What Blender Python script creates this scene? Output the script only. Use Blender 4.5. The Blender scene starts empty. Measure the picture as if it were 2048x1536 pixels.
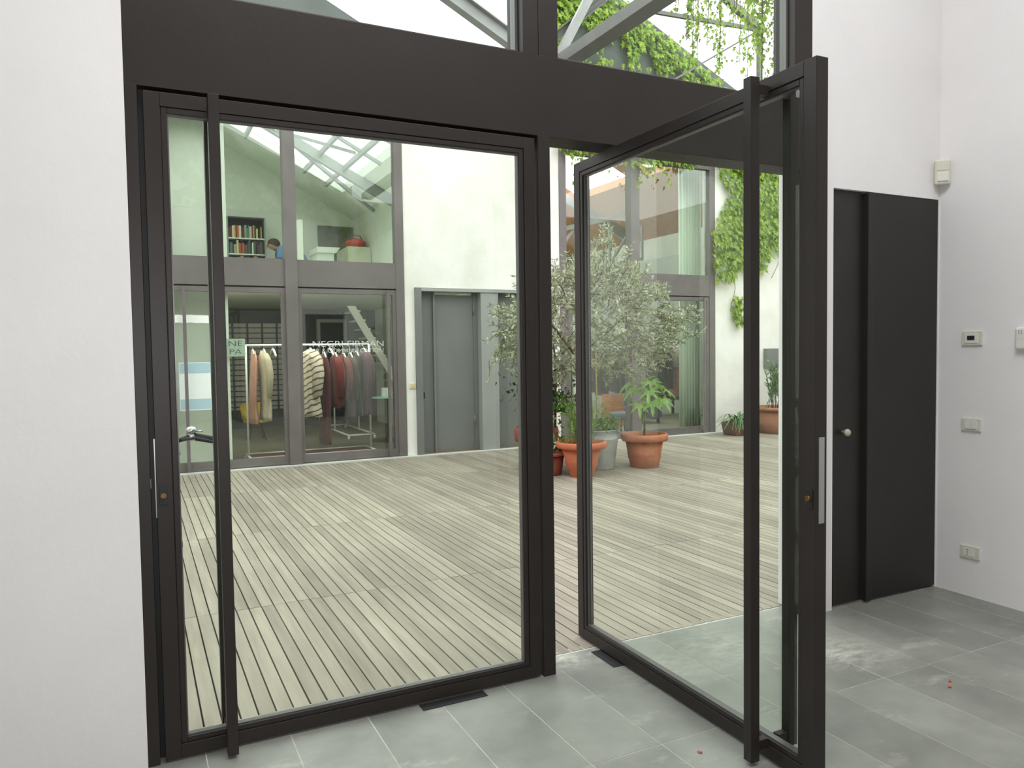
import bpy, bmesh, math, random
from mathutils import Matrix, Vector
R = random.Random(7)

# ------------------------------------------------------------------ camera, light, exposure
scene = bpy.context.scene
C = scene.collection
cam_d = bpy.data.cameras.new('camera'); cam = bpy.data.objects.new('camera', cam_d); C.objects.link(cam)
cam_d.sensor_width = 36.0; cam_d.sensor_fit = 'HORIZONTAL'; cam_d.lens = 1526.36 / 2048 * 36.0
cam_d.clip_start = 0.02; cam_d.clip_end = 200
r_, u_, f_ = (0.89581, -0.44420, -0.01419), (0.03259, 0.03383, 0.99890), (0.44323, 0.89529, -0.04479)
M = Matrix(((r_[0], u_[0], -f_[0], 0.0), (r_[1], u_[1], -f_[1], -2.68), (r_[2], u_[2], -f_[2], 1.329), (0, 0, 0, 1)))
cam.matrix_world = M
scene.camera = cam

world = bpy.data.worlds.new('overcast_sky'); scene.world = world; world.use_nodes = True
bg = world.node_tree.nodes['Background']
bg.inputs['Color'].default_value = (0.97, 0.985, 1.0, 1); bg.inputs['Strength'].default_value = 3.6

def area(name, loc, rot, sx, sy, power, col=(1, 1, 1)):
    d = bpy.data.lights.new(name, 'AREA'); d.shape = 'RECTANGLE'; d.size = sx; d.size_y = sy
    d.energy = power; d.color = col
    o = bpy.data.objects.new(name, d); C.objects.link(o); o.location = loc; o.rotation_euler = rot
    return o
area('room_fill', (1.2, -1.85, 4.58), (0, 0, 0), 2.6, 1.3, 72, (1, 0.99, 0.97))       # unseen fill lamp added under the ceiling opening to brighten the room
fl = area('camera_flash', (-0.06, -2.72, 1.385), (0, 0, 0), 0.05, 0.03, 28, (1, 0.985, 0.97))
fl.rotation_euler = cam.matrix_world.to_euler()

vs = scene.view_settings
vs.view_transform = 'Standard'; vs.look = 'None'; vs.exposure = 0.1; vs.gamma = 1.0; vs.use_curve_mapping = False
scene.cycles.max_bounces = 8; scene.cycles.diffuse_bounces = 4; scene.cycles.glossy_bounces = 4
scene.cycles.transparent_max_bounces = 20; scene.cycles.transmission_bounces = 8
scene.cycles.caustics_reflective = False; scene.cycles.caustics_refractive = False
scene.cycles.sample_clamp_indirect = 4.0

# ------------------------------------------------------------------ materials
def lin(r, g, b):
    f = lambda c: (c / 255 / 12.92) if c <= 10 else ((c / 255 + 0.055) / 1.055) ** 2.4
    return (f(r), f(g), f(b), 1)

def mat(name, rgb, rough=0.6, metal=0.0, var=0.0, scale=6.0, bump=0.0, bscale=40.0, rgb2=None, spec=0.5,
        stretch=(1, 1, 1), objvar=0.0, sheen=0.0):
    m = bpy.data.materials.new(name); m.use_nodes = True
    nt = m.node_tree; N = nt.nodes; L = nt.links; b = N['Principled BSDF']
    c1 = lin(*rgb); b.inputs['Base Color'].default_value = c1
    b.inputs['Roughness'].default_value = rough; b.inputs['Metallic'].default_value = metal
    b.inputs['Specular IOR Level'].default_value = spec
    if sheen: b.inputs['Sheen Weight'].default_value = sheen
    tc = N.new('ShaderNodeNewGeometry'); mp = N.new('ShaderNodeMapping'); mp.inputs['Scale'].default_value = stretch
    L.new(tc.outputs['Position'], mp.inputs['Vector'])
    col = None
    if var or rgb2:
        nz = N.new('ShaderNodeTexNoise'); nz.inputs['Scale'].default_value = scale; nz.inputs['Detail'].default_value = 6
        nz.inputs['Roughness'].default_value = 0.62
        L.new(mp.outputs[0], nz.inputs['Vector'])
        rp = N.new('ShaderNodeValToRGB'); L.new(nz.outputs['Fac'], rp.inputs['Fac'])
        c2 = lin(*rgb2) if rgb2 else tuple(min(1, c * (1 + var)) for c in c1[:3]) + (1,)
        ca = c1 if rgb2 else tuple(c * (1 - var) for c in c1[:3]) + (1,)
        rp.color_ramp.elements[0].color = ca; rp.color_ramp.elements[1].color = c2
        rp.color_ramp.elements[0].position = 0.36; rp.color_ramp.elements[1].position = 0.64
        col = rp.outputs['Color']
    if objvar:
        oi = N.new('ShaderNodeObjectInfo'); hs = N.new('ShaderNodeHueSaturation'); mr = N.new('ShaderNodeMapRange')
        mr.inputs['To Min'].default_value = 1 - objvar; mr.inputs['To Max'].default_value = 1 + objvar
        L.new(oi.outputs['Random'], mr.inputs['Value']); L.new(mr.outputs[0], hs.inputs['Value'])
        if col: L.new(col, hs.inputs['Color'])
        else: hs.inputs['Color'].default_value = c1
        col = hs.outputs['Color']
    if col: L.new(col, b.inputs['Base Color'])
    if bump:
        n2 = N.new('ShaderNodeTexNoise'); n2.inputs['Scale'].default_value = bscale; n2.inputs['Detail'].default_value = 4
        L.new(mp.outputs[0], n2.inputs['Vector'])
        bp = N.new('ShaderNodeBump'); bp.inputs['Strength'].default_value = bump; bp.inputs['Distance'].default_value = 0.01
        L.new(n2.outputs['Fac'], bp.inputs['Height']); L.new(bp.outputs['Normal'], b.inputs['Normal'])
    return m

def glass_mat(name, tint, boost=1.7):
    m = bpy.data.materials.new(name); m.use_nodes = True
    nt = m.node_tree; N = nt.nodes; L = nt.links
    for n in list(N): N.remove(n)
    out = N.new('ShaderNodeOutputMaterial'); mx = N.new('ShaderNodeMixShader')
    tr = N.new('ShaderNodeBsdfTransparent'); tr.inputs['Color'].default_value = (*tint, 1)
    gl = N.new('ShaderNodeBsdfGlossy'); gl.inputs['Roughness'].default_value = 0.0
    gl.inputs['Color'].default_value = (0.95, 1, 0.97, 1)
    fr = N.new('ShaderNodeFresnel'); fr.inputs['IOR'].default_value = 1.5
    ge = N.new('ShaderNodeNewGeometry'); sub = N.new('ShaderNodeMath'); sub.operation = 'SUBTRACT'
    sub.inputs[0].default_value = 1.0; L.new(ge.outputs['Backfacing'], sub.inputs[1])
    mu = N.new('ShaderNodeMath'); mu.operation = 'MULTIPLY'; L.new(fr.outputs[0], mu.inputs[0]); L.new(sub.outputs[0], mu.inputs[1])
    m2 = N.new('ShaderNodeMath'); m2.operation = 'MULTIPLY'; m2.use_clamp = True; L.new(mu.outputs[0], m2.inputs[0]); m2.inputs[1].default_value = boost
    L.new(m2.outputs[0], mx.inputs['Fac']); L.new(tr.outputs[0], mx.inputs[1]); L.new(gl.outputs[0], mx.inputs[2])
    L.new(mx.outputs[0], out.inputs['Surface'])
    return m

def leaf_mat(name, rgb, rgb2, trans=0.35, rough=0.5, scale=14.0):
    m = bpy.data.materials.new(name); m.use_nodes = True
    nt = m.node_tree; N = nt.nodes; L = nt.links; b = N['Principled BSDF']; out = N['Material Output']
    ge = N.new('ShaderNodeNewGeometry'); nz = N.new('ShaderNodeTexNoise'); nz.inputs['Scale'].default_value = scale
    L.new(ge.outputs['Position'], nz.inputs['Vector'])
    rp = N.new('ShaderNodeValToRGB'); L.new(nz.outputs['Fac'], rp.inputs['Fac'])
    rp.color_ramp.elements[0].color = lin(*rgb); rp.color_ramp.elements[1].color = lin(*rgb2)
    rp.color_ramp.elements[0].position = 0.35; rp.color_ramp.elements[1].position = 0.66
    b.inputs['Roughness'].default_value = rough
    L.new(rp.outputs[0], b.inputs['Base Color'])
    tl = N.new('ShaderNodeBsdfTranslucent'); L.new(rp.outputs[0], tl.inputs['Color'])
    mx = N.new('ShaderNodeMixShader'); mx.inputs[0].default_value = trans
    L.new(b.outputs[0], mx.inputs[1]); L.new(tl.outputs[0], mx.inputs[2]); L.new(mx.outputs[0], out.inputs['Surface'])
    return m

def slate_mat():
    m = mat('slate', (131, 133, 126), 0.42, var=0.16, scale=3.0, bump=0.12, bscale=9.0, objvar=0.10, spec=0.5)
    nt = m.node_tree; N = nt.nodes; L = nt.links; b = N['Principled BSDF']
    src = b.inputs['Base Color'].links[0].from_socket
    ge = N.new('ShaderNodeNewGeometry'); mp = N.new('ShaderNodeMapping'); mp.inputs['Scale'].default_value = (1.2, 2.6, 1)
    mp.inputs['Rotation'].default_value = (0, 0, 0.7)
    L.new(ge.outputs['Position'], mp.inputs['Vector'])
    nz = N.new('ShaderNodeTexNoise'); nz.inputs['Scale'].default_value = 2.3; nz.inputs['Detail'].default_value = 9; nz.inputs['Roughness'].default_value = 0.7
    L.new(mp.outputs[0], nz.inputs['Vector'])
    rp = N.new('ShaderNodeValToRGB'); L.new(nz.outputs['Fac'], rp.inputs['Fac'])
    rp.color_ramp.elements[0].position = 0.58; rp.color_ramp.elements[0].color = (0, 0, 0, 1)
    rp.color_ramp.elements[1].position = 0.78; rp.color_ramp.elements[1].color = (0.55, 0.55, 0.55, 1)
    mx = N.new('ShaderNodeMixRGB'); mx.inputs['Color2'].default_value = lin(176, 178, 165)
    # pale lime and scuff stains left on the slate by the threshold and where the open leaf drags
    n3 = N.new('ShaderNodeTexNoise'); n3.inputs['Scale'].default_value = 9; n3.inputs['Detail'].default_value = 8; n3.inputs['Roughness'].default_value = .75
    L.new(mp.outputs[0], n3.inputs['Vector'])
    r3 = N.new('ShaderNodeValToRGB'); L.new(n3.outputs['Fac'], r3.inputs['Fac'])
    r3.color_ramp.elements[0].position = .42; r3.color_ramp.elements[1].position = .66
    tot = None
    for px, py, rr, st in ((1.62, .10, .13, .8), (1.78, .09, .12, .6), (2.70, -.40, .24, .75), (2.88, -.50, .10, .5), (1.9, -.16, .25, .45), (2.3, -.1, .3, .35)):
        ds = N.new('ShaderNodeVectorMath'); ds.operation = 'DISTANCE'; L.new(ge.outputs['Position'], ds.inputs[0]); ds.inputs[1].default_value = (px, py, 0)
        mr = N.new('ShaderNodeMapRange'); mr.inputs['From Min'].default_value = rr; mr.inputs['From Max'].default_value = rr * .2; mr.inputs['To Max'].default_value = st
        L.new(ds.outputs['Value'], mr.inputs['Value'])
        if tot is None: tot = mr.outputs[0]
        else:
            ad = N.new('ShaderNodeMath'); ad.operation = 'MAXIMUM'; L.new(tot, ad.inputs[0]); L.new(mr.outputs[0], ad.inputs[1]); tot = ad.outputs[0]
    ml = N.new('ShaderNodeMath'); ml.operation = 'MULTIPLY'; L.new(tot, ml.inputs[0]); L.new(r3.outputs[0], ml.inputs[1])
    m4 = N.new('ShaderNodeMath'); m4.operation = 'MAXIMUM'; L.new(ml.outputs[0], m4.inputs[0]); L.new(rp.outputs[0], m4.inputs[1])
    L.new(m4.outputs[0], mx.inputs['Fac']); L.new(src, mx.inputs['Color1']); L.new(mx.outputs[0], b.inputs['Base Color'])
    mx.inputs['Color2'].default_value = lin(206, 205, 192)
    return m

PITCH, DX0 = 0.0627, -3.955
def deck_mat():
    m = bpy.data.materials.new('weathered_deck'); m.use_nodes = True
    nt = m.node_tree; N = nt.nodes; L = nt.links; b = N['Principled BSDF']; b.inputs['Roughness'].default_value = 0.7
    b.inputs['Specular IOR Level'].default_value = 0.35
    ge = N.new('ShaderNodeNewGeometry'); sx = N.new('ShaderNodeSeparateXYZ'); L.new(ge.outputs['Position'], sx.inputs[0])
    def math_(op, a, bv):
        n = N.new('ShaderNodeMath'); n.operation = op
        for i, v in enumerate((a, bv)):
            if hasattr(v, 'is_linked'): L.new(v, n.inputs[i])
            elif v is not None: n.inputs[i].default_value = v
        return n.outputs[0]
    ix = math_('FLOOR', math_('DIVIDE', math_('SUBTRACT', sx.outputs['X'], DX0), PITCH), None)
    iy = math_('FLOOR', math_('DIVIDE', math_('ADD', sx.outputs['Y'], 0.3), 1.755), None)
    cb = N.new('ShaderNodeCombineXYZ'); L.new(ix, cb.inputs[0]); L.new(iy, cb.inputs[1])
    wn = N.new('ShaderNodeTexWhiteNoise'); wn.noise_dimensions = '3D'; L.new(cb.outputs[0], wn.inputs['Vector'])
    mp = N.new('ShaderNodeMapping'); mp.inputs['Scale'].default_value = (30, 2.2, 10)
    ad = N.new('ShaderNodeVectorMath'); ad.operation = 'ADD'; L.new(ge.outputs['Position'], ad.inputs[0])
    sc = N.new('ShaderNodeVectorMath'); sc.operation = 'SCALE'; L.new(wn.outputs['Color'], sc.inputs[0]); sc.inputs['Scale'].default_value = 9
    L.new(sc.outputs[0], ad.inputs[1]); L.new(ad.outputs[0], mp.inputs['Vector'])
    nz = N.new('ShaderNodeTexNoise'); nz.inputs['Scale'].default_value = 1.0; nz.inputs['Detail'].default_value = 6; L.new(mp.outputs[0], nz.inputs['Vector'])
    n2 = N.new('ShaderNodeTexNoise'); n2.inputs['Scale'].default_value = 0.9; n2.inputs['Detail'].default_value = 3; L.new(ge.outputs['Position'], n2.inputs['Vector'])
    t = math_('ADD', math_('MULTIPLY', wn.outputs['Value'], 0.24), math_('ADD', math_('MULTIPLY', nz.outputs['Fac'], 0.45), math_('MULTIPLY', n2.outputs['Fac'], 0.45)))
    rp = N.new('ShaderNodeValToRGB'); L.new(t, rp.inputs['Fac'])
    e = rp.color_ramp.elements; e[0].position = 0.25; e[0].color = lin(112, 105, 94); e[1].position = 0.95; e[1].color = lin(182, 174, 156)
    k = e.new(0.6); k.color = lin(148, 141, 127)
    L.new(rp.outputs[0], b.inputs['Base Color'])
    bp = N.new('ShaderNodeBump'); bp.inputs['Strength'].default_value = 0.25; bp.inputs['Distance'].default_value = 0.004
    L.new(nz.outputs['Fac'], bp.inputs['Height']); L.new(bp.outputs[0], b.inputs['Normal'])
    return m

def stripe_mat():
    m = bpy.data.materials.new('striped_fur'); m.use_nodes = True
    nt = m.node_tree; N = nt.nodes; L = nt.links; b = N['Principled BSDF']; b.inputs['Roughness'].default_value = 0.9
    ge = N.new('ShaderNodeNewGeometry'); mp = N.new('ShaderNodeMapping'); mp.inputs['Rotation'].default_value = (0.2, 0.35, 0)
    L.new(ge.outputs['Position'], mp.inputs['Vector'])
    wv = N.new('ShaderNodeTexWave'); wv.bands_direction = 'Z'; wv.inputs['Scale'].default_value = 4.6; wv.inputs['Distortion'].default_value = 3.2
    wv.inputs['Detail'].default_value = 2; wv.inputs['Detail Scale'].default_value = 1.6
    L.new(mp.outputs[0], wv.inputs['Vector'])
    rp = N.new('ShaderNodeValToRGB'); L.new(wv.outputs['Fac'], rp.inputs['Fac'])
    rp.color_ramp.elements[0].position = 0.06; rp.color_ramp.elements[0].color = lin(104, 84, 70)
    rp.color_ramp.elements[1].position = 0.30; rp.color_ramp.elements[1].color = lin(222, 208, 190)
    L.new(rp.outputs[0], b.inputs['Base Color'])
    return m

def emit_mat(name, col, s):
    m = bpy.data.materials.new(name); m.use_nodes = True
    b = m.node_tree.nodes['Principled BSDF']; b.inputs['Base Color'].default_value = (0.9, 0.9, 0.9, 1)
    b.inputs['Emission Color'].default_value = (*col, 1); b.inputs['Emission Strength'].default_value = s
    return m

PL = mat('white_plaster', (234, 232, 232), 0.9, var=0.025, scale=1.6, bump=0.10, bscale=30, spec=0.2)
PLX = mat('weathered_white_plaster', (235, 233, 229), 0.9, rgb2=(218, 216, 208), scale=1.3, bump=0.2, bscale=18, spec=0.2)
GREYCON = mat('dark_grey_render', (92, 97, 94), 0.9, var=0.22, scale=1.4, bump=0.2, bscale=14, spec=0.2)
PALECON = mat('pale_concrete', (196, 197, 190), 0.9, var=0.07, scale=2.2, bump=0.2, bscale=20, spec=0.2)
ST = mat('dark_brown_steel', (44, 39, 37), 0.45, var=0.06, scale=5, bump=0.04, bscale=60, spec=0.3)
STX = mat('sky_lit_brown_steel', (104, 98, 96), 0.5, var=0.13, scale=2.2, bump=0.05, bscale=30, spec=0.5)  # same brown steel, base colour raised for sky light on the outer frames
STG = mat('grey_painted_metal', (112, 114, 112), 0.45, var=0.07, scale=1.8, bump=0.04, bscale=12, spec=0.5)
STGL = mat('light_grey_metal', (150, 152, 149), 0.45, var=0.05, scale=1.8, spec=0.5)
BLK = mat('near_black_steel', (40, 37, 34), 0.42, var=0.1, scale=3, bump=0.03, bscale=40, spec=0.35)
GASK = mat('black_gasket', (26, 26, 27), 0.6)
BEADM = mat('glazing_bead', (92, 90, 90), 0.3, spec=0.6)
STEEL = mat('brushed_steel', (190, 190, 190), 0.3, 0.9)
BRASS = mat('aged_brass', (120, 92, 52), 0.45, 0.8)
GLASS = glass_mat('green_tinted_glass', (0.955, 0.985, 0.955), 1.0)
GLASSX = glass_mat('facade_glass', (0.96, 0.985, 0.96), 2.0)
SLATE = slate_mat()
GROUT = mat('grey_grout', (176, 176, 164), 0.9, var=0.2, scale=9)
DECK = deck_mat()
EARTH = mat('dark_underdeck', (44, 40, 35), 0.95)
SOIL = mat('potting_soil', (56, 44, 34), 0.95, bump=0.6, bscale=60)
IVORY = mat('ivory_plastic', (214, 211, 196), 0.4, spec=0.5)
IVORY2 = mat('white_plastic', (226, 225, 218), 0.35)
DARKP = mat('dark_display', (38, 40, 44), 0.25)
TERRA = mat('terracotta', (186, 104, 72), 0.8, var=0.14, scale=7, bump=0.1, bscale=30)
TERRA2 = mat('aged_terracotta', (170, 96, 64), 0.82, rgb2=(190, 128, 98), scale=4, bump=0.1, bscale=30)
ZINC = mat('pale_grey_zinc', (176, 181, 180), 0.55, 0.2, var=0.14, scale=6)
BARK = mat('olive_bark', (96, 78, 60), 0.9, var=0.25, scale=22, bump=0.5, bscale=60)
BAMBOO = mat('bamboo_cane', (196, 176, 104), 0.6, var=0.12, scale=12)
OLIVE = leaf_mat('olive_leaf', (116, 126, 96), (200, 205, 176), 0.28)
IVYM = leaf_mat('ivy_leaf', (96, 130, 36), (170, 196, 70), 0.45)
IVYD = leaf_mat('ivy_leaf_dark', (58, 92, 40), (110, 146, 62), 0.35)
FATM = leaf_mat('fatsia_leaf', (120, 164, 80), (176, 204, 124), 0.35, 0.35, 5)
SHRUBM = leaf_mat('dark_glossy_leaf', (36, 60, 30), (66, 96, 44), 0.15, 0.3)
ROSEM = leaf_mat('fresh_green_leaf', (78, 118, 50), (136, 168, 76), 0.35)
AGAM = leaf_mat('strap_leaf', (58, 92, 48), (108, 142, 82), 0.25, 0.4)
WHITEM = mat('white_enamel', (228, 230, 226), 0.4)
TYRE = mat('tyre_rubber', (30, 30, 31), 0.8)
WOODC = mat('orange_wood_ceiling', (176, 124, 84), 0.6, var=0.15, scale=3, stretch=(1, 8, 1))
WALLI = mat('interior_white', (226, 228, 218), 0.9, var=0.02, scale=1)
WALLG = mat('interior_grey', (150, 154, 146), 0.9, var=0.06, scale=1)
DARKW = mat('dark_panel', (66, 68, 62), 0.8, var=0.15, scale=2)
CONCF = mat('shop_concrete_floor', (128, 122, 108), 0.5, var=0.12, scale=1.4)

# ------------------------------------------------------------------ builders
def tag(o, label=None, cat=None, group=None, kind=None):
    if label: o['label'] = label
    if cat: o['category'] = cat
    if group: o['group'] = group
    if kind: o['kind'] = kind
    return o

def empty(name, loc=(0, 0, 0), rz=0.0):
    o = bpy.data.objects.new(name, None); C.objects.link(o); o.location = loc; o.rotation_euler = (0, 0, rz)
    o.empty_display_size = 0.05
    return o

class MB:
    def __init__(s): s.v = []; s.f = []; s.smooth = set()
    def box(s, x0, x1, y0, y1, z0, z1, m=None):
        n = len(s.v)
        P = [(x0, y0, z0), (x1, y0, z0), (x1, y1, z0), (x0, y1, z0), (x0, y0, z1), (x1, y0, z1), (x1, y1, z1), (x0, y1, z1)]
        if m is not None: P = [tuple(m @ Vector(p)) for p in P]
        s.v += P
        s.f += [tuple(n + i for i in q) for q in ((0, 3, 2, 1), (4, 5, 6, 7), (0, 1, 5, 4), (1, 2, 6, 5), (2, 3, 7, 6), (3, 0, 4, 7))]
        return s
    def bar(s, a, b, w, h, up=(0, 0, 1)):
        a, b = Vector(a), Vector(b); d = b - a; L = d.length; z = d.normalized(); u = Vector(up)
        if abs(z.dot(u)) > 0.98: u = Vector((0, 1, 0))
        x = z.cross(u).normalized(); y = x.cross(z)
        m = Matrix(((x.x, z.x, y.x, a.x), (x.y, z.y, y.y, a.y), (x.z, z.z, y.z, a.z), (0, 0, 0, 1)))
        return s.box(-w / 2, w / 2, 0, L, -h / 2, h / 2, m)
    def tube(s, pts, r, n=8, caps=True):
        pts = [Vector(p) for p in pts]; k = len(pts); rs = r if isinstance(r, (list, tuple)) else [r] * k
        base = len(s.v); prev = None
        for i, p in enumerate(pts):
            t = (pts[min(i + 1, k - 1)] - pts[max(i - 1, 0)]).normalized()
            if prev is None:
                a = Vector((0, 0, 1)) if abs(t.z) < 0.9 else Vector((1, 0, 0)); x = t.cross(a).normalized()
            else:
                x = (prev - t * prev.dot(t)).normalized()
            prev = x; y = t.cross(x)
            for j in range(n):
                an = 2 * math.pi * j / n; s.v.append(tuple(p + (x * math.cos(an) + y * math.sin(an)) * rs[i]))
        for i in range(k - 1):
            for j in range(n):
                s.smooth.add(len(s.f))
                s.f.append((base + i * n + j, base + i * n + (j + 1) % n, base + (i + 1) * n + (j + 1) % n, base + (i + 1) * n + j))
        if caps:
            s.f.append(tuple(base + j for j in reversed(range(n)))); s.f.append(tuple(base + (k - 1) * n + j for j in range(n)))
        return s
    def lathe(s, prof, cx=0, cy=0, n=28, caps=True):
        base = len(s.v); k = len(prof)
        for (r, z) in prof:
            for j in range(n):
                a = 2 * math.pi * j / n; s.v.append((cx + r * math.cos(a), cy + r * math.sin(a), z))
        for i in range(k - 1):
            for j in range(n):
                s.smooth.add(len(s.f))
                s.f.append((base + i * n + j, base + i * n + (j + 1) % n, base + (i + 1) * n + (j + 1) % n, base + (i + 1) * n + j))
        if caps:
            s.f.append(tuple(base + j for j in reversed(range(n)))); s.f.append(tuple(base + (k - 1) * n + j for j in range(n)))
        return s
    def prism(s, poly, y0, y1):            # polygon in XZ extruded along Y
        n = len(s.v); k = len(poly)
        s.v += [(x, y0, z) for x, z in poly] + [(x, y1, z) for x, z in poly]
        s.f.append(tuple(n + i for i in range(k))); s.f.append(tuple(n + k + i for i in reversed(range(k))))
        for i in range(k): s.f.append((n + i, n + k + i, n + k + (i + 1) % k, n + (i + 1) % k))
        return s
    def sphere(s, c, rx, ry=None, rz=None, n=12, m=8):
        ry = ry or rx; rz = rz or rx; base = len(s.v)
        for i in range(m + 1):
            t = math.pi * i / m
            for j in range(n):
                a = 2 * math.pi * j / n
                s.v.append((c[0] + rx * math.sin(t) * math.cos(a), c[1] + ry * math.sin(t) * math.sin(a), c[2] - rz * math.cos(t)))
        for i in range(m):
            for j in range(n):
                s.smooth.add(len(s.f))
                s.f.append((base + i * n + j, base + i * n + (j + 1) % n, base + (i + 1) * n + (j + 1) % n, base + (i + 1) * n + j))
        return s
    def mesh(s, name, m, origin):
        me = bpy.data.meshes.new(name); ox, oy, oz = origin
        me.from_pydata([(x - ox, y - oy, z - oz) for x, y, z in s.v], [], s.f); me.validate()
        if s.smooth:
            for p in me.polygons:
                if p.index in s.smooth: p.use_smooth = True
        me.materials.append(m); me.update()
        return me
    def build(s, name, m, parent=None, local=False, bev=0.0, origin=None):
        xs, ys, zs = zip(*s.v)
        if origin is None: origin = ((min(xs) + max(xs)) / 2, (min(ys) + max(ys)) / 2, min(zs))
        me = s.mesh(name, m, origin); o = bpy.data.objects.new(name, me); C.objects.link(o)
        loc = Vector(origin)
        if parent is not None:
            o.parent = parent
            if not local:
                q = parent
                while q is not None: loc = loc - Vector(q.location); q = q.parent
            else:
                q = parent
                while q is not None and q.type != 'EMPTY': loc = loc - Vector(q.location); q = q.parent
        o.location = loc
        if bev:
            bm_ = o.modifiers.new('edge', 'BEVEL'); bm_.width = bev; bm_.segments = 2; bm_.limit_method = 'ANGLE'
        return o

def B(x0, x1, y0, y1, z0, z1): return MB().box(x0, x1, y0, y1, z0, z1)

def wall_cut(x0, x1, y0, y1, z0, z1, holes):
    """boxes of a wall in XZ with rectangular holes (hx0,hx1,hz0,hz1), no overlaps"""
    m = MB(); xs = sorted({x0, x1, *[h[0] for h in holes], *[h[1] for h in holes]})
    for a, b in zip(xs, xs[1:]):
        zs = [(z0, z1)]
        for h in holes:
            if h[0] <= a + 1e-6 and h[1] >= b - 1e-6:
                nz = []
                for p, q in zs:
                    if h[2] > p: nz.append((p, min(q, h[2])))
                    if h[3] < q: nz.append((max(p, h[3]), q))
                zs = nz
        for p, q in zs: m.box(a, b, y0, y1, p, q)
    return m

def S(o, label, cat): return tag(o, label, cat, kind='structure')

# ------------------------------------------------------------------ our room
XR = 3.903
S(wall_cut(-9.2, XR, 0, 0.21, -.0024, 4.6, [(0, 2.953, -.0024, 4.1), (3.10, XR - .005, -.0024, 2.1)]).build('wall_front', PL),
  'white plastered wall holding the brown steel glazed doorway', 'wall')
S(B(XR, XR + .2, -7, 0.21, -.08, 4.6).build('wall_right', PL), 'white plastered wall carrying the switch plates and thermostat', 'wall')
S(B(-9.4, -9.2, -7, 0.21, -.08, 4.6).build('wall_left', PL), 'plain white side wall of the slate-floored room', 'wall')
S(wall_cut(-9.4, XR + .2, -7.2, -7, -.08, 4.6, []).build('wall_back', PL), 'plain white rear wall of the slate-floored room', 'wall')
cl = MB(); cl.box(-9.4, -0.1, -7.2, .21, 4.6, 4.75); cl.box(3.3, XR + .2, -7.2, .21, 4.6, 4.75); cl.box(-0.1, 3.3, -1.0, .21, 4.6, 4.75); cl.box(-0.1, 3.3, -7.2, -2.5, 4.6, 4.75)
S(cl.build('ceiling', PL), 'white ceiling with an added opening for light above the slate floor', 'ceiling')

# slate floor
fl_ = S(B(-9.2, XR, -7.0, 0.157, -0.08, -0.0012).build('floor', GROUT), 'grey slate tiled floor with pale lime stains', 'floor')
TP = 0.2747
rows = [(-0.65, 0.157), (-1.45, -0.65), (-2.25, -1.45), (-3.05, -2.25), (-3.85, -3.05), (-4.65, -3.85), (-5.45, -4.65), (-6.25, -5.45), (-7.0, -6.25)]
cache = {}
for ri, (y0, y1) in enumerate(rows):
    x = 0.7225 - TP * 15
    while x < XR - 0.01:
        a, b = max(x, -3.2), min(x + TP, XR)
        if b - a > 0.02:
            w, d = round(b - a - 0.004, 4), round(y1 - y0 - 0.0035, 4)
            if (w, d) not in cache:
                cache[(w, d)] = MB().box(-w / 2, w / 2, -d / 2, d / 2, -0.012, 0).mesh('tile', SLATE, (0, 0, 0))
            t = bpy.data.objects.new('tile', cache[(w, d)]); C.objects.link(t); t.parent = fl_
            t.location = (Vector(((a + b) / 2, (y0 + y1) / 2, R.uniform(-0.0012, 0.0))) - Vector(fl_.location))
        x += TP
ft = MB()
for (y0, y1) in rows:
    x = -3.2 - TP
    while x > -9.2: ft.box(x + .0015, x + TP - .0015, y0 + .0015, y1 - .0015, -.012, 0); x -= TP
o = ft.build('far_tiles', SLATE, fl_); o['kind'] = 'stuff'

# ------------------------------------------------------------------ steel frame of the doorway
tr = empty('trim_1', (1.475, 0.06, 0)); S(tr, 'dark brown steel frame with a deep lintel around the glazed doors', 'door frame')
B(0, 0.036, 0, .137, 0, 2.171).build('jamb', ST, tr, bev=.0015)
B(0.0, 0.11, 0, .137, 2.484, 4.1).build('jamb', ST, tr, bev=.0015)
B(2.905, 2.953, 0, .137, 0, 2.171).build('jamb', ST, tr, bev=.0015)
B(2.84, 2.953, 0, .137, 2.484, 4.1).build('jamb', ST, tr, bev=.0015)
B(1.453, 1.507, -0.004, .137, 0, 2.171).build('mullion', ST, tr, bev=.0015)
mu = MB(); mu.box(1.395, 1.462, 0, .137, 2.484, 4.1); mu.box(1.465, 1.552, 0.002, .137, 2.484, 4.1)
mu.build('upper_mullion', ST, tr, bev=.001)
B(0, 2.953, 0, .137, 2.171, 2.484).build('lintel', ST, tr, bev=.0015)
B(.11, 1.395, .03, .137, 2.484, 2.494).build('sill', ST, tr); B(1.552, 2.84, .03, .137, 2.484, 2.494).build('sill', ST, tr)
B(0.035, 0.0375, 0.02, .05, .90, .93).build('strike_plate', STEEL, tr)
# black stop strips put behind the leaf gaps to keep daylight out of them
B(0.036, 0.059, 0.0475, .137, 0, 2.171).build('gap_stop', GASK, tr); B(0.05, 1.453, 0.047, .137, 2.155, 2.171).build('gap_stop', GASK, tr)
for i, (x0, x1, lab) in enumerate(((.11, 1.395, 'left-bay transom window above the closed glazed door'), (1.552, 2.84, 'transom window above the open glazed door with ivy beyond'))):
    w = empty('window_%d' % (i + 1), ((x0 + x1) / 2, .07, 2.494)); S(w, lab.replace('left-bay ', 'clear '), 'window')
    f = MB(); f.box(x0, x0 + .012, .045, .085, 2.494, 4.1); f.box(x1 - .012, x1, .045, .085, 2.494, 4.1)
    f.box(x0 + .012, x1 - .012, .045, .085, 2.494, 2.506); f.box(x0 + .012, x1 - .012, .045, .085, 4.088, 4.1); f.build('glazing_bead', BEADM, w)
    B(x0 + .012, x1 - .012, .06, .07, 2.506, 4.088).build('pane', GLASS, w)

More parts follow.
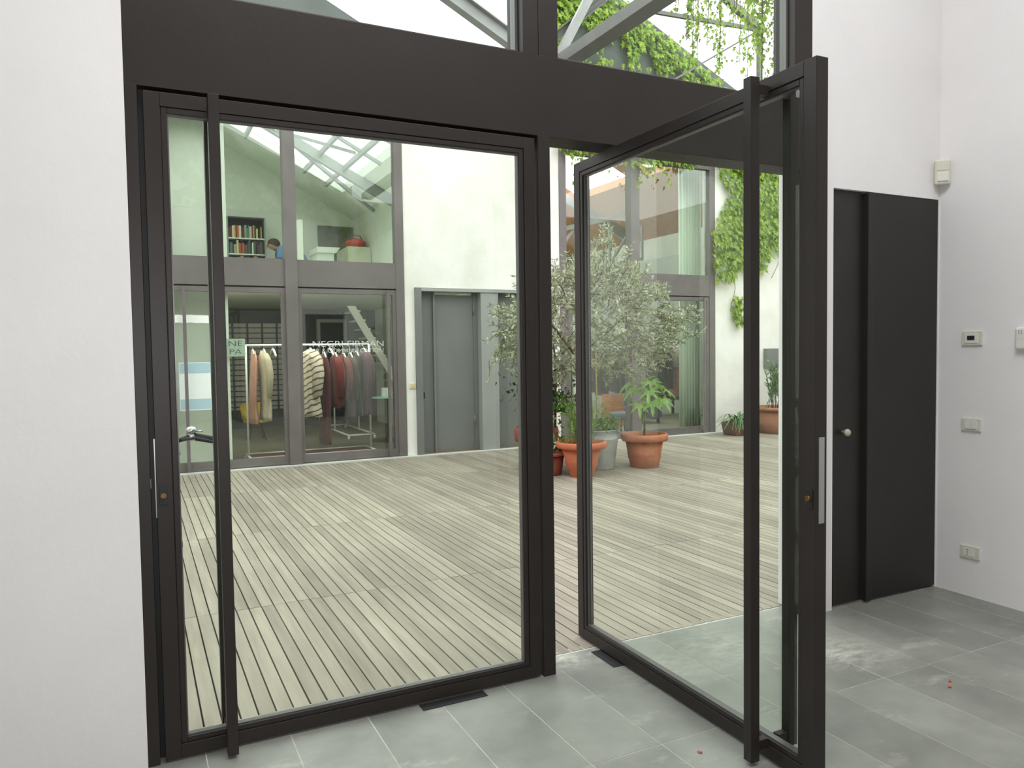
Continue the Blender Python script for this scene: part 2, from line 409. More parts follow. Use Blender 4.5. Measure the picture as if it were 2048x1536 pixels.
def pivot_leaf(name, loc, rz, mirror, label):
    """leaf in local x = distance from the pivot-side edge (negative when mirrored), y = thickness, z = height"""
    d = empty(name, loc, rz); S(d, label, 'door'); sg = -1 if mirror else 1
    def b(x0, x1, y0, y1, z0, z1):
        a, c = sorted((sg * x0, sg * x1)); return B(a, c, y0, y1, z0, z1)
    W, H, F, T = 1.388, 2.158, 0.048, 0.046
    z0 = 0.008
    b(0, F, 0, T, z0, H).build('stile', ST, d, True, .0015); b(W - F, W, 0, T, z0, H).build('stile', ST, d, True, .0015)
    b(F, W - F, 0, T, z0, z0 + .045).build('rail', ST, d, True, .0015); b(F, W - F, 0, T, H - .044, H).build('rail', ST, d, True, .0015)
    i0, i1, k0, k1 = F + .0015, W - F - .0015, z0 + .0465, H - .0455
    e = .018
    for q in ((i0, i0 + e, k0, k1), (i1 - e, i1, k0, k1), (i0 + e, i1 - e, k0, k0 + e), (i0 + e, i1 - e, k1 - e, k1)):
        b(q[0], q[1], .003, T - .003, q[2], q[3]).build('glazing_bead', ST, d, True, .002)
    g = MB()
    for q in ((i0 + e, i0 + e + .004, k0 + e, k1 - e), (i1 - e - .004, i1 - e, k0 + e, k1 - e)):
        a, c = sorted((sg * q[0], sg * q[1])); g.box(a, c, .012, .034, q[2], q[3])
    a, c = sorted((sg * (i0 + e + .004), sg * (i1 - e - .004)))
    g.box(a, c, .012, .034, k0 + e, k0 + e + .004); g.box(a, c, .012, .034, k1 - e - .004, k1 - e)
    g.build('gasket', BEADM, d, True)
    b(i0 + e + .004, i1 - e - .004, .017, .029, k0 + e + .004, k1 - e - .004).build('pane', GLASS, d, True)
    hs = W - .20
    for side in (0, 1):
        y0, y1 = ((-.075, -.04) if side == 0 else (T + .04, T + .075))
        h = b(hs - .017, hs + .017, y0, y1, .012 if side == 0 else .03, 2.15).build('pull_bar', ST, d, True, .0015)
        for zz in (.045, 2.10):
            ya, yb = ((-.04, 0) if side == 0 else (T, T + .04))
            b(hs - .012, hs + .012, ya, yb, zz, zz + .03).build('bracket', ST, h, True)
    es = b(W - .032, W - .008, -.004, 0, .848, .906).build('lock_plate', GASK, d, True, .001)
    x = sg * (W - .020)
    MB().tube([(x, -.012, .878), (x, -.002, .878)], .0085, 12).build('key_cylinder', BRASS, es, True)
    b(W, W + .003, .012, .034, .805, 1.06).build('latch_plate', STEEL, d, True)
    return d
pivot_leaf('door_1', (1.440, 0, 0), 0.0, True, 'closed glazed pivot door with a full-height square pull bar')
dx, dy = -0.025, -1.385
pivot_leaf('door_2', (1.802, 0.305, 0), math.atan2(dy, dx), False, 'open glazed pivot door standing across the slate floor')
# pivot cover plates in the floor
B(.918, 1.18, -.05, .0, 0.0003, .002).build('floor_spring_cover', GASK)
o = bpy.data.objects['floor_spring_cover']; tag(o, 'dark metal pivot plate set in slate under closed door', 'pivot plate', 'floor pivot plates')
o2 = o.copy(); C.objects.link(o2); o2.location = (1.79, .03, .0003); o2.rotation_euler = (0, 0, 1.553); o2.scale = (.7, 1.5, 1)
tag(o2, 'dark metal pivot plate set in slate under open door', 'pivot plate', 'floor pivot plates')

# dark side door
d3 = empty('door_3', (3.5, .03, 0)); S(d3, 'near-black steel side door with a small round knob', 'door')
B(3.10, 3.335, .022, .06, .008, 2.1).build('side_panel', BLK, d3, bev=.002)
B(3.335, 3.372, -.012, .06, .01, 2.092).build('pull_profile', BLK, d3, bev=.003)
B(3.376, XR - .006, .004, .06, .008, 2.096).build('leaf', BLK, d3, bev=.002)
kn = MB().lathe([(.008, 0), (.008, .018), (.017, .022), (.019, .033), (.014, .042), (.004, .044)], n=16)
kn.v = [(3.195 + x, .022 - z, .89 + y) for x, y, z in kn.v]; kn.build('knob', mat('pale_knob', (186, 180, 160), .4), d3)

# ------------------------------------------------------------------ wall fittings
def plate(name, yc, zc, w, h, label, cat):
    t = empty(name, (XR, yc, zc - h / 2)); tag(t, label, cat)
    B(XR - .010, XR, yc - w / 2, yc + w / 2, zc - h / 2, zc + h / 2).build('cover_plate', IVORY, t, bev=.003)
    return t
def xb(x, y0, y1, z0, z1, d): return B(XR - x - d, XR - x, y0, y1, z0, z1)
t = plate('thermostat', -.190, 1.355, .108, .074, 'ivory wall thermostat with a small dark display', 'thermostat')
xb(.010, -.222, -.155, 1.330, 1.380, .003).build('bezel', IVORY2, t, bev=.001); xb(.013, -.207, -.168, 1.345, 1.368, .001).build('display', DARKP, t)
t = plate('light_switch', -.191, .905, .104, .066, 'ivory double rocker light switch below the thermostat', 'switch')
for a, b_ in ((-.223, -.192), (-.190, -.159)): xb(.010, a, b_, .884, .926, .004).build('rocker', IVORY2, t, bev=.001)
t = plate('wall_socket', -.192, .234, .104, .066, 'ivory wall socket with pin holes near the slate floor', 'socket')
xb(.010, -.222, -.162, .214, .254, .002).build('insert', IVORY2, t)
for zz in (.222, .234, .246): MB().tube([(XR - .0125, -.182, zz), (XR - .0118, -.182, zz)], .003, 8).build('pin_hole', GASK, t)
t = empty('alarm_keypad', (XR, -.47, 1.29)); tag(t, 'pale rounded alarm keypad box with tiny speaker holes', 'keypad')
xb(0, -.53, -.412, 1.292, 1.404, .028).build('housing', IVORY2, t, bev=.012)
for i in range(3):
    for j in range(2): MB().tube([(XR - .0290, -.436 - j * .012, 1.390 - i * .008), (XR - .0280, -.436 - j * .012, 1.390 - i * .008)], .002, 8).build('speaker_hole', GASK, t)
xb(.028, -.52, -.425, 1.345, 1.347, .0008).build('lid_seam', IVORY, t)
t = empty('motion_sensor', (3.868, -.036, 2.17)); t.rotation_euler = (0, 0, -math.pi / 4); tag(t, 'pale plastic motion sensor mounted in the wall corner', 'sensor')
MB().prism([(-.037, 0), (.037, 0), (.037, .13), (-.037, .13)], -.02, .035).build('housing', IVORY, t, True, .008)
B(-.026, .026, -.026, -.02, .015, .062).build('lens', IVORY2, t, True, .004)
B(-.030, .030, -.023, -.02, .072, .122).build('cap', IVORY, t, True, .002)

# fallen petals
def petal(x, y, rz, lab):
    m = MB(); n = 8
    m.v = [(0, 0, .004)] + [(.008 * math.cos(2 * math.pi * i / n) * (1.4 if i == 0 else 1), .006 * math.sin(2 * math.pi * i / n), .001 + .003 * (i % 2)) for i in range(n)]
    m.f = [(0, 1 + i, 1 + (i + 1) % n) for i in range(n)]
    m.v += [(p[0], p[1], p[2] - .001) for p in m.v]; m.f += [(9, 10 + (i + 1) % n, 10 + i) for i in range(n)]
    o = m.build('petal', mat('red_petal', (190, 80, 62), .6), origin=(0, 0, 0)); o.location = (x, y, .001); o.rotation_euler = (0, 0, rz); tag(o, lab, 'petal', 'dry petals on the slate')
petal(2.79, -.826, .5, 'small dry red petal on slate near the dark side door')
petal(1.623, -.753, 2.1, 'small dry pink petal on slate beside the open door')
petal(2.838, -.796, 1.1, 'tiny red petal scrap on slate beside a larger one')

# ------------------------------------------------------------------ courtyard ground and deck
S(B(-4.2, 11.0, .21, 6.48, -.3, -.045).build('ground', EARTH), 'dark earth under the timber deck of the courtyard', 'ground')
S(B(-4.2, 11.0, .157, .21, -.3, -.003).build('threshold', PALECON), 'pale stone strip between the slate and the deck', 'threshold')
bpy.data.objects['threshold'].location.z -= 0.0
deck = empty('deck', (3.4, 3.3, 0)); tag(deck, 'weathered grey-brown timber decking of the courtyard', 'deck', kind='structure')
DR = [(.170, 1.452), (1.456, 3.188), (3.192, 4.958), (4.962, 6.40)]
DW = PITCH - .0065
dm = {}
cand = []
xk = DX0
inv = cam.matrix_world.inverted()
while xk < 10.9:
    for ri, (y0, y1) in enumerate(DR):
        cx, cy = xk + PITCH / 2, (y0 + y1) / 2
        p = inv @ Vector((cx, cy, 0)); vis = -p.z > 0 and abs(p.x / -p.z) < .72 and cx > -0.02 + .04 * (cy + 2.68)
        size = (y1 - y0) / max(.2, p.length) ** 3
        cand.append((0 if vis else 1, -size, xk, ri))
    xk += PITCH
cand.sort()
rest = MB()
for i, (v_, s_, x, ri) in enumerate(cand):
    y0, y1 = DR[ri]
    if i < 296:
        if ri not in dm: dm[ri] = MB().box(-DW / 2, DW / 2, y0, y1, -.022, 0).mesh('plank', DECK, (0, (y0 + y1) / 2, 0))
        o = bpy.data.objects.new('plank', dm[ri]); C.objects.link(o); o.parent = deck
        o.location = Vector((x + PITCH / 2, (y0 + y1) / 2, R.uniform(-.0012, 0))) - Vector(deck.location)
        o.rotation_euler = (0, 0, R.uniform(-.0012, .0012))
    else:
        rest.box(x + .00325, x + PITCH - .00325, y0, y1, -.022, R.uniform(-.001, 0))
o = rest.build('far_planks', DECK, deck); o['kind'] = 'stuff'
j = MB()
for y in (.7, 1.454, 2.3, 3.19, 4.1, 4.96, 5.7): j.box(-4, 10.9, y - .03, y + .03, -.045, -.0225)
j.build('joists', EARTH, deck)

# ------------------------------------------------------------------ opposite facade
YF = 6.5
S(wall_cut(-4.2, 11, YF, YF + .28, 0, 4.42, [(.12, 3.06, 0, 4.12), (3.19, 5.16, 0, 2.13), (5.30, 8.05, 0, 4.12)]).build('wall_courtyard', PLX),
  'bright white plastered wall across the courtyard with two tall glazed bays', 'wall')
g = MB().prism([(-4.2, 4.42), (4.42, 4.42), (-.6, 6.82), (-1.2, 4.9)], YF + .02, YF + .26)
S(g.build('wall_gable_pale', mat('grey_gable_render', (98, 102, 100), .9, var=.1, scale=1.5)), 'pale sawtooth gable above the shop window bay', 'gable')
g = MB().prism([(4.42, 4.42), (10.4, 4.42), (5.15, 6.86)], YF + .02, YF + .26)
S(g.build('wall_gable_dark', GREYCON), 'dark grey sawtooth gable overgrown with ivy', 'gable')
S(B(-4.2, 11, 6.405, YF, -.05, .012).build('kerb', PALECON), 'pale kerb strip along the foot of the white facade', 'kerb')
S(B(-4.4, -4.2, .21, 6.78, -.05, 4.4).build('wall_end_plain', PLX), 'plain white end wall closing the courtyard', 'wall')
S(B(11, 11.2, .21, 6.78, -.05, 4.4).build('wall_end_far', PLX), 'white end wall closing the courtyard past the planters', 'wall')
S(wall_cut(XR + .2, 11, 0.0, .21, -.05, 4.42, [(5.3, 8.0, 0.05, 4.1)]).build('wall_outer', PLX), 'white outer wall continuing our building along the courtyard', 'wall')
w = empty('window_6', (6.65, .1, 0)); S(w, 'tall brown steel window bay in our outer wall', 'window')
for x in (5.3, 6.58, 7.92): B(x, x + .08, .05, .13, .05, 4.1).build('mullion', STX, w)
for x0, x1 in ((5.38, 6.58), (6.66, 7.92)):
    B(x0, x1, .05, .13, 2.15, 2.45).build('spandrel', STX, w)
    B(x0, x1, .085, .095, .05, 2.15).build('pane', GLASSX, w); B(x0, x1, .085, .095, 2.45, 4.1).build('pane', GLASSX, w)
g = MB().prism([(-4.4, 4.75), (4.3, 4.42), (-1.0, 6.9)], .02, .2); S(g.build('wall_gable_own', PALECON), 'pale gable over our own glazed doorway', 'gable')
S(B(XR + .2, 11, -3, -2.8, 0, 4.4).build('wall_store', WALLG), 'grey inner wall behind our second window bay', 'wall')

def bay(name, x0, m0, m1, x1, label, bars):
    w = empty(name, ((x0 + x1) / 2, YF + .05, 0)); S(w, label, 'window')
    Y0, Y1 = YF - .012, YF + .10
    p = .11
    B(x0, x0 + p, Y0, Y1, 0.012, 4.12).build('post', STX, w, bev=.002); B(x1 - p, x1, Y0, Y1, .012, 4.12).build('post', STX, w, bev=.002)
    B(m0, m1, Y0 - .03, Y1, .012, 4.02).build('mullion', STX, w, bev=.002)
    B(x0 + p, x1 - p, Y0, Y1, 4.02, 4.12).build('header', STX, w)
    for a, b_, k in ((x0 + p, m0, 0), (m1, x1 - p, 1)):
        B(a, b_, Y0 + .004, Y1, 2.105, 2.42).build('spandrel', STX, w); B(a, b_, Y0 + .035, Y1, 2.0885, 2.1045).build('head_gap_strip', GASK, w)  # dark strip added behind the head gap to stop fill light leaking through
        B(a + .008, b_ - .008, YF + .03, YF + .04, 2.42, 4.02).build('pane', GLASSX, w)
        lf = B(a, a + .045, Y0 + .012, Y1 - .03, .025, 2.088).build('leaf_stile', STX, w); B(b_ - .045, b_, Y0 + .012, Y1 - .03, .025, 2.088).build('leaf_stile', STX, w)
        B(a + .045, b_ - .045, Y0 + .012, Y1 - .03, 2.03, 2.088).build('leaf_rail', STX, w)
        B(a + .045, b_ - .045, Y0 + .012, Y1 - .03, .025, .115).build('leaf_rail', STX, w)
        B(a + .045, b_ - .045, YF + .03, YF + .04, .115, 2.03).build('pane', GLASSX, w)
        bx = bars[k]
        if bx is not None:
            h = B(bx - .017, bx + .017, Y0 - .06, Y0 - .028, .03, 2.08).build('pull_bar', STX, w)
            for zz in (.06, 2.03): B(bx - .012, bx + .012, Y0 - .028, Y0 + .012, zz, zz + .03).build('bracket', STX, h)
    return w
bay1 = bay('window_3', .12, 1.61, 1.75, 3.06, 'two-storey brown steel glazed shopfront with lettering and clothes behind', (.515, 2.828))
bay2 = bay('window_4', 5.30, 6.47, 6.62, 8.05, 'two-storey brown steel glazed bay behind the olive tree', (None, 7.80))

def text(body, x0, x1, z, y, m, parent, name, hmax=None):
    cu = bpy.data.curves.new(name, 'FONT'); cu.body = body; cu.size = .1; cu.extrude = .0004; cu.offset = -.001; cu.resolution_u = 3
    o = bpy.data.objects.new(name, cu); C.objects.link(o); cu.materials.append(m)
    bpy.context.view_layer.update()
    w = max(o.dimensions.x, .001); sx = (x1 - x0) / w; sy = (hmax / o.dimensions.y) if hmax else sx
    me = bpy.data.meshes.new_from_object(o.evaluated_get(bpy.context.evaluated_depsgraph_get()))
    bpy.data.objects.remove(o); o = bpy.data.objects.new(name, me); C.objects.link(o)
    x_min = min(v.co.x for v in me.vertices); y_min = min(v.co.y for v in me.vertices)
    for v in me.vertices: v.co.x = (v.co.x - x_min) * sx; v.co.y = (v.co.y - y_min) * sy
    o.rotation_euler = (math.pi / 2, 0, 0); o.parent = parent
    o.location = Vector((x0, y, z)) - Vector(parent.location)
    return o
LET = mat('frosted_vinyl', (206, 211, 206), .7)
text('NEGRI FIRMAN', 1.918, 2.786, 1.398, YF + .027, LET, bay1, 'lettering', .068)
text('PR & COMMUNICATION', 1.916, 2.784, 1.324, YF + .027, LET, bay1, 'lettering', .05)
sg_ = B(.941, 1.152, YF + .042, YF + .044, 1.297, 1.5).build('notice_card', mat('pale_green_card', (176, 190, 176), .7)); tag(sg_, 'pale green card with dark letters behind the shop glass', 'card')
LETD = mat('dark_print', (70, 78, 74), .7)
text('NE', .975, 1.125, 1.415, YF + .0415, LETD, sg_, 'lettering', .06); text('PA', .985, 1.115, 1.325, YF + .0415, LETD, sg_, 'lettering', .055)
# paper taped to the glass
pp = empty('poster_sheet', (.61, YF + .02, .70)); tag(pp, 'pale blue and white paper sheet stuck on the shop glass', 'poster')
B(.446, .774, YF + .024, YF + .026, .703, 1.238).build('paper', mat('white_paper', (226, 232, 230), .8), pp)
bl = mat('pale_blue_print', (166, 194, 206), .8)
B(.452, .768, YF + .0225, YF + .0238, 1.12, 1.23).build('printed_band', bl, pp); B(.452, .768, YF + .0225, YF + .0238, .715, .83).build('printed_band', bl, pp)
m = MB(); k = 16
for i in range(k + 1):
    x = .30 + .47 * i / k; dz = (1 - i / k) * R.uniform(-.02, .03)
    m.v += [(x, YF + .022 - R.uniform(0, .004), 1.675 + dz), (x, YF + .022 - R.uniform(0, .004), 1.762 + dz * .8)]
for i in range(k): m.f.append((2 * i, 2 * i + 2, 2 * i + 3, 2 * i + 1))
n = len(m.v); m.v += [(a, b_ + .002, c) for a, b_, c in m.v]; m.f += [tuple(n + q for q in reversed(f)) for f in list(m.f)]
tag(m.build('paper_strip', mat('torn_paper', (232, 232, 228), .9)), 'torn white paper strip across the shop glass', 'paper strip')

# grey metal portal with two doors
pt = empty('door_4', (4.17, YF, 0)); S(pt, 'grey painted metal portal with recessed flush doors', 'door')
B(3.19, 3.275, YF - .035, YF + .2, .0, 2.125).build('jamb', STG, pt, bev=.002)
B(3.275, 5.16, YF - .035, YF + .2, 2.085, 2.125).build('header', STGL, pt)
B(4.096, 4.345, YF - .02, YF + .2, .0, 2.085).build('pillar_panel', STGL, pt, bev=.003)
B(5.09, 5.16, YF - .035, YF + .2, 0, 2.085).build('jamb', STG, pt)
B(3.275, 3.46, YF + .10, YF + .14, .01, 2.085).build('side_panel', STG, pt); B(3.46, 3.485, YF + .06, YF + .14, .01, 2.085).build('pull_profile', STG, pt)
dl = B(3.485, 4.03, YF + .10, YF + .14, .012, 2.05).build('leaf', STG, pt, bev=.002); B(4.03, 4.096, YF + .09, YF + .14, .01, 2.085).build('frame_strip', STG, pt)
for zz in (.35, 1.80): MB().tube([(4.033, YF + .085, zz), (4.033, YF + .085, zz + .12)], .011, 8).build('hinge', STG, pt)
B(4.345, 5.09, YF + .10, YF + .14, .012, 2.085).build('leaf', STG, pt)
B(3.325, 3.34, YF + .09, YF + .10, .72, .80).build('keyhole', GASK, pt)
B(3.275, 5.09, YF - .03, YF + .2, .0, .011).build('doorstep', mat('brown_threshold', (150, 116, 78), .7), pt)
t = empty('doorbell', (3.14, YF, .85)); tag(t, 'small cream doorbell plate beside the grey metal doors', 'doorbell')
B(3.098, 3.183, YF - .012, YF, .857, .93).build('cover_plate', IVORY, t, bev=.003); B(3.118, 3.163, YF - .017, YF - .012, .872, .915).build('button', mat('yellowed_plastic', (214, 190, 120), .5), t)
t = empty('wall_box', (9.2, YF, .95)); tag(t, 'grey metal box on the white wall behind the big planter', 'box')
B(9.05, 9.40, YF - .06, YF, .98, 1.29).build('housing', STG, t, bev=.004); B(9.07, 9.38, YF - .066, YF - .06, 1.0, 1.27).build('cover', STG, t)

# ------------------------------------------------------------------ rooms behind the facade
def roof_z(x): return 6.2 - .52 * x
S(B(-1.2, 4.2, YF + .28, 13.2, -.1, .0).build('floor_shop', CONCF), 'brownish concrete floor of the clothes shop', 'floor')
S(B(.12, 3.06, YF + .10, YF + .28, -.1, .0).build('floor_shop_entry', CONCF), 'concrete strip inside the shop glazing', 'floor')
S(MB().box(.925, 4.15, YF + .12, 13.0, 2.12, 2.32).build('ceiling_shop', WALLI), 'white slab between the shop and the studio above', 'ceiling')
m = MB().prism([(-1.2, 0), (4.15, 0), (4.15, roof_z(4.15)), (-1.2, roof_z(-1.2))], 13.0, 13.2)
S(m.build('wall_studio_back', WALLI), 'pale back wall of the upstairs studio', 'wall')
S(B(4.15, 4.35, YF + .28, 13.2, 0, 4.25).build('wall_studio_side', WALLI), 'white side wall of the studio and shop', 'wall')
S(B(-1.4, -1.2, YF + .28, 13.2, 0, 6.8).build('wall_studio_end', WALLI), 'white end wall of the studio', 'wall')
S(MB().box(.925, .99, YF + .12, 9.6, 0, 2.12).build('wall_partition', WALLI), 'thin white partition inside the shop glazing', 'wall')
S(MB().prism([(.935, 2.32), (1.0, 2.32), (1.0, roof_z(1.0)), (.935, roof_z(.935))], YF + .13, 9.6).build('wall_partition_upper', WALLI), 'thin white partition in the upstairs studio', 'wall')
S(B(.99, 4.15, 11.55, 11.65, 0, 2.12).build('wall_shop_back', DARKW), 'dark back wall of the clothes shop', 'wall')
S(B(-1.2, .925, 6.86, 6.95, 0, 2.12).build('wall_lobby_back', WALLI), 'white wall at the back of the small lobby', 'wall')
S(B(-1.2, .935, 6.86, 6.95, 2.12, 5.7).build('wall_lobby_upper', WALLI), 'white wall behind the upstairs corner window', 'wall')
# studio roof with rooflights
def slope(x0, x1, y0, y1, th=.16):
    return MB().prism([(x0, roof_z(x0)), (x1, roof_z(x1)), (x1, roof_z(x1) + th), (x0, roof_z(x0) + th)], y0, y1)
rf = MB()
for a in ((-1.4, 4.35, 11.65, 13.2), (-1.4, .6, 9.6, 11.65), (-1.4, -1.0, YF + .28, 9.6), (.45, .6, YF + .28, 9.6), (3.62, 4.35, YF + .28, 11.65), (.6, 3.62, YF + .28, 7.2)):
    q = slope(*a); n = len(rf.v); rf.v += q.v; rf.f += [tuple(n + i for i in f) for f in q.f]
S(rf.build('roof_studio', WALLI), 'white sloping studio roof with a long rooflight', 'roof')
rl = empty('window_7', (2.1, 9.4, 4.5)); S(rl, 'long rooflight in the sloping studio roof', 'window')
q = slope(-1.0, .45, YF + .28, 9.6, .01); q.v = [(x, y, z + .1) for x, y, z in q.v]; q.build('pane', GLASS, rl)
q = slope(.6, 3.62, 7.2, 11.65, .01); q.v = [(x, y, z + .1) for x, y, z in q.v]; q.build('pane', GLASS, rl)
for y in (8.2, 9.2): MB().bar((.6, y, roof_z(.6) - .02), (3.62, y, roof_z(3.62) - .02), .05, .05).build('glazing_bar', STGL, rl)
tt = empty('roof_truss', (2.0, 10.3, 4.0)); tag(tt, 'grey steel truss under the studio rooflight', 'truss', kind='structure')
MB().bar((-.6, 10.3, roof_z(-.6) - .1), (4.15, 10.3, roof_z(4.15) - .1), .10, .16).build('top_chord', STGL, tt)
MB().bar((.6, 9.4, roof_z(.6) - .10), (4.1, 11.3, roof_z(4.1) - .12), .05, .06).build('wind_brace', STGL, tt)
for x in (1.9, 2.9, 3.3): MB().bar((x, 7.2, roof_z(x) - .05), (x, 11.65, roof_z(x) - .05), .05, .08).build('purlin', STGL, tt)
MB().bar((2.2, 10.3, roof_z(2.2) - .1), (3.2, 9.2, roof_z(3.2) - .1), .05, .05).build('wind_brace', STGL, tt)

# second room (bay 2): double height
def roof2(x): return 6.78 - .47 * (x - 5.15)
S(B(4.35, 11.2, YF + .28, 16.2, -.1, 0).build('floor_showroom', CONCF), 'brown concrete floor of the tall showroom', 'floor')
S(B(5.30, 8.05, YF + .10, YF + .28, -.1, 0).build('floor_showroom_entry', CONCF), 'concrete strip inside the showroom glazing', 'floor')
S(MB().prism([(4.35, 0), (11.2, 0), (11.2, roof2(11.2)), (5.15, roof2(5.15)), (4.35, 4.4)], 16.0, 16.2).build('wall_showroom_back', WALLG), 'grey back wall of the tall showroom', 'wall')
S(B(11.2, 11.4, YF + .28, 16.2, 0, 4.2).build('wall_showroom_side', WALLI), 'white side wall of the tall showroom', 'wall')
S(B(9.9, 10.0, 9.6, 13.0, 0, 3.2).build('wall_showroom_screen', WALLG), 'grey freestanding screen wall inside the showroom', 'wall')
def slope2(x0, x1, y0, y1, th=.16, f=roof2):
    return MB().prism([(x0, f(x0)), (x1, f(x1)), (x1, f(x1) + th), (x0, f(x0) + th)], y0, y1)
rf = MB()
for a in ((6.4, 11.4, 12.8, 16.2), (9.4, 11.4, YF + .28, 12.8), (6.4, 9.4, YF + .28, 7.6), (6.4, 9.4, 10.0, 10.5)):
    q = slope2(*a); n = len(rf.v); rf.v += q.v; rf.f += [tuple(n + i for i in f) for f in q.f]
rg = empty('window_9', (5.0, 11, 4.4)); S(rg, 'glazed steep side and ridge of the sawtooth showroom roof', 'window')
MB().prism([(4.35, 4.4), (4.36, 4.4), (5.16, roof2(5.15)), (5.15, roof2(5.15))], YF + .28, 16.2).build('pane', GLASS, rg)
MB().prism([(5.16, roof2(5.16)), (6.4, roof2(6.4)), (6.4, roof2(6.4) + .01), (5.16, roof2(5.16) + .01)], YF + .28, 16.0).build('pane', GLASS, rg)
S(rf.build('roof_showroom', WOODC), 'sloping orange timber roof of the showroom with rooflights', 'roof')
tt = empty('roof_truss', (8.5, 10.5, 3)); tag(tt, 'pale steel lattice truss crossing the tall showroom', 'truss', kind='structure')
A = [(6.2 + .9 * i, 12.0, 3.35 + .235 * i) for i in range(6)]; Bt = [(6.2 + .9 * i, 12.0, 2.55 + .17 * i) for i in range(6)]
MB().bar(A[0], A[-1], .10, .10).build('top_chord', STGL, tt); MB().bar(Bt[0], Bt[-1], .08, .08).build('bottom_chord', STGL, tt)
for i in range(6):
    MB().bar(Bt[i], A[i], .05, .05).build('post', STGL, tt)
    if i < 5: MB().bar(Bt[i + (i % 2)], A[i + 1 - (i % 2)], .05, .05).build('diagonal', STGL, tt)
for y in (12.8,): MB().bar((5.2, y, roof2(5.2) - .1), (11.1, y, roof2(11.1) - .1), .12, .2).build('rafter', STGL, tt)

# glowing strips added to brighten the shop, out of sight above the spandrel
FILL = emit_mat('fill_glow', (1, .97, .9), 130.0)
for x0, x1, nm_ in ((1.05, 1.58, 'beside the white partition'), (1.78, 2.93, 'above the lettered pane')):
    t = empty('fill_strip', ((x0 + x1) / 2, 6.64, 2.03)); tag(t, 'added unseen fill strip inside the shop head rail ' + nm_, 'lamp', 'shop fill strips')
    B(x0, x1, 6.605, 6.635, 2.04, 2.118).build('housing', WHITEM, t); B(x0 + .01, x1 - .01, 6.6355, 6.64, 2.05, 2.11).build('glow_face', FILL, t)

#@@PART2
# ------------------------------------------------------------------ courtyard roof steel
tt = empty('courtyard_truss', (4.4, 5.0, 4.5)); tag(tt, 'weathered steel sawtooth truss spanning the open courtyard', 'truss', kind='structure')
IB = mat('grey_ibeam', (138, 138, 138), .55, var=.12, scale=3)
IBD = mat('dark_ibeam', (92, 90, 88), .6, var=.12, scale=3)
def ibeam(a, b, w, h, m, nm):
    q = MB(); a, b = Vector(a), Vector(b); d = (b - a).normalized(); up = Vector((0, -1, 0)).cross(d); up = -up if up.z < 0 else up
    q.bar(a, b, .012, h, up); q.bar(a + up * (h / 2), b + up * (h / 2), w, .014, up); q.bar(a - up * (h / 2), b - up * (h / 2), w, .014, up)
    return q.build(nm, m, tt)
ibeam((-1.0, 5, 7.12), (4.35, 5, 4.50), .12, .155, IB, 'rafter')
ibeam((4.43, 5, 4.59), (7.2, 5, 6.56), .16, .12, IB, 'rafter')
ibeam((4.30, 5.1, 4.78), (6.6, 5.1, 6.70), .09, .085, IBD, 'purlin_beam')
MB().bar((4.42, 5.0, 4.60), (5.35, 5.0, 6.25), .06, .10).build('strut', IB, tt)
for a, b_, w_ in (((5.737, 5, 5.40), (7.56, 5, 5.478), .045), ((6.5, 5, 5.98), (7.56, 5, 5.456), .08), ((6.1, 5, 4.637), (7.5, 5, 5.476), .022), ((7.5, 5, 5.47), (7.5, 5, 4.42), .06)):
    MB().bar(a, b_, w_, w_).build('tie', IBD, tt)
MB().bar((4.40, .21, 4.52), (4.40, 6.5, 4.52), .2, .12).build('valley_gutter', IBD, tt)
MB().bar((7.5, .21, 4.36), (7.5, 6.5, 4.36), .10, .10).build('edge_beam', IBD, tt)
MB().bar((-1.0, 5, 7.05), (-1.0, 5, 4.2), .1, .1).build('post', IBD, tt)

# ------------------------------------------------------------------ leaves and ivy
def leaf_cloud(items, name, m, parent=None, fold=.25, ratio=.42, lobed=False):
    """items: (position, direction of tip, normal, length)"""
    v = []; f = []
    for p, t, nrm, L in items:
        t = t.normalized(); s = t.cross(nrm)
        if s.length < 1e-4: s = t.cross(Vector((.3, .5, .8)))
        s.normalize(); nn = s.cross(t); n = len(v); w = L * ratio
        if lobed:
            pts = [(0, 0, 0), (.9, .05, 0), (.45, .38, -.1), (1.05, .55, -.12), (.30, .62, -.04), (0, 1.1, -.05), (-.30, .62, -.04), (-1.05, .55, -.12), (-.45, .38, -.1), (-.9, .05, 0)]
            v += [tuple(p + s * (a * w) + t * (b_ * L) + nn * (c * L)) for a, b_, c in pts]
            f += [(n, n + 1, n + 2), (n, n + 2, n + 3, n + 4), (n, n + 4, n + 5, n + 6), (n, n + 6, n + 7, n + 8), (n, n + 8, n + 9)]
        else:
            v += [tuple(p), tuple(p + t * (L * .45) + s * w - nn * (fold * w)), tuple(p + t * L), tuple(p + t * (L * .45) - s * w - nn * (fold * w))]
            f += [(n, n + 1, n + 2), (n, n + 2, n + 3)]
    me = bpy.data.meshes.new(name); me.from_pydata(v, [], f); me.materials.append(m)
    o = bpy.data.objects.new(name, me); C.objects.link(o)
    if parent is not None:
        o.parent = parent; loc = Vector((0, 0, 0)); q = parent
        while q is not None: loc -= Vector(q.location); q = q.parent
        o.location = loc
    return o
def rv(a=1.0): return Vector((R.uniform(-a, a), R.uniform(-a, a), R.uniform(-a, a)))

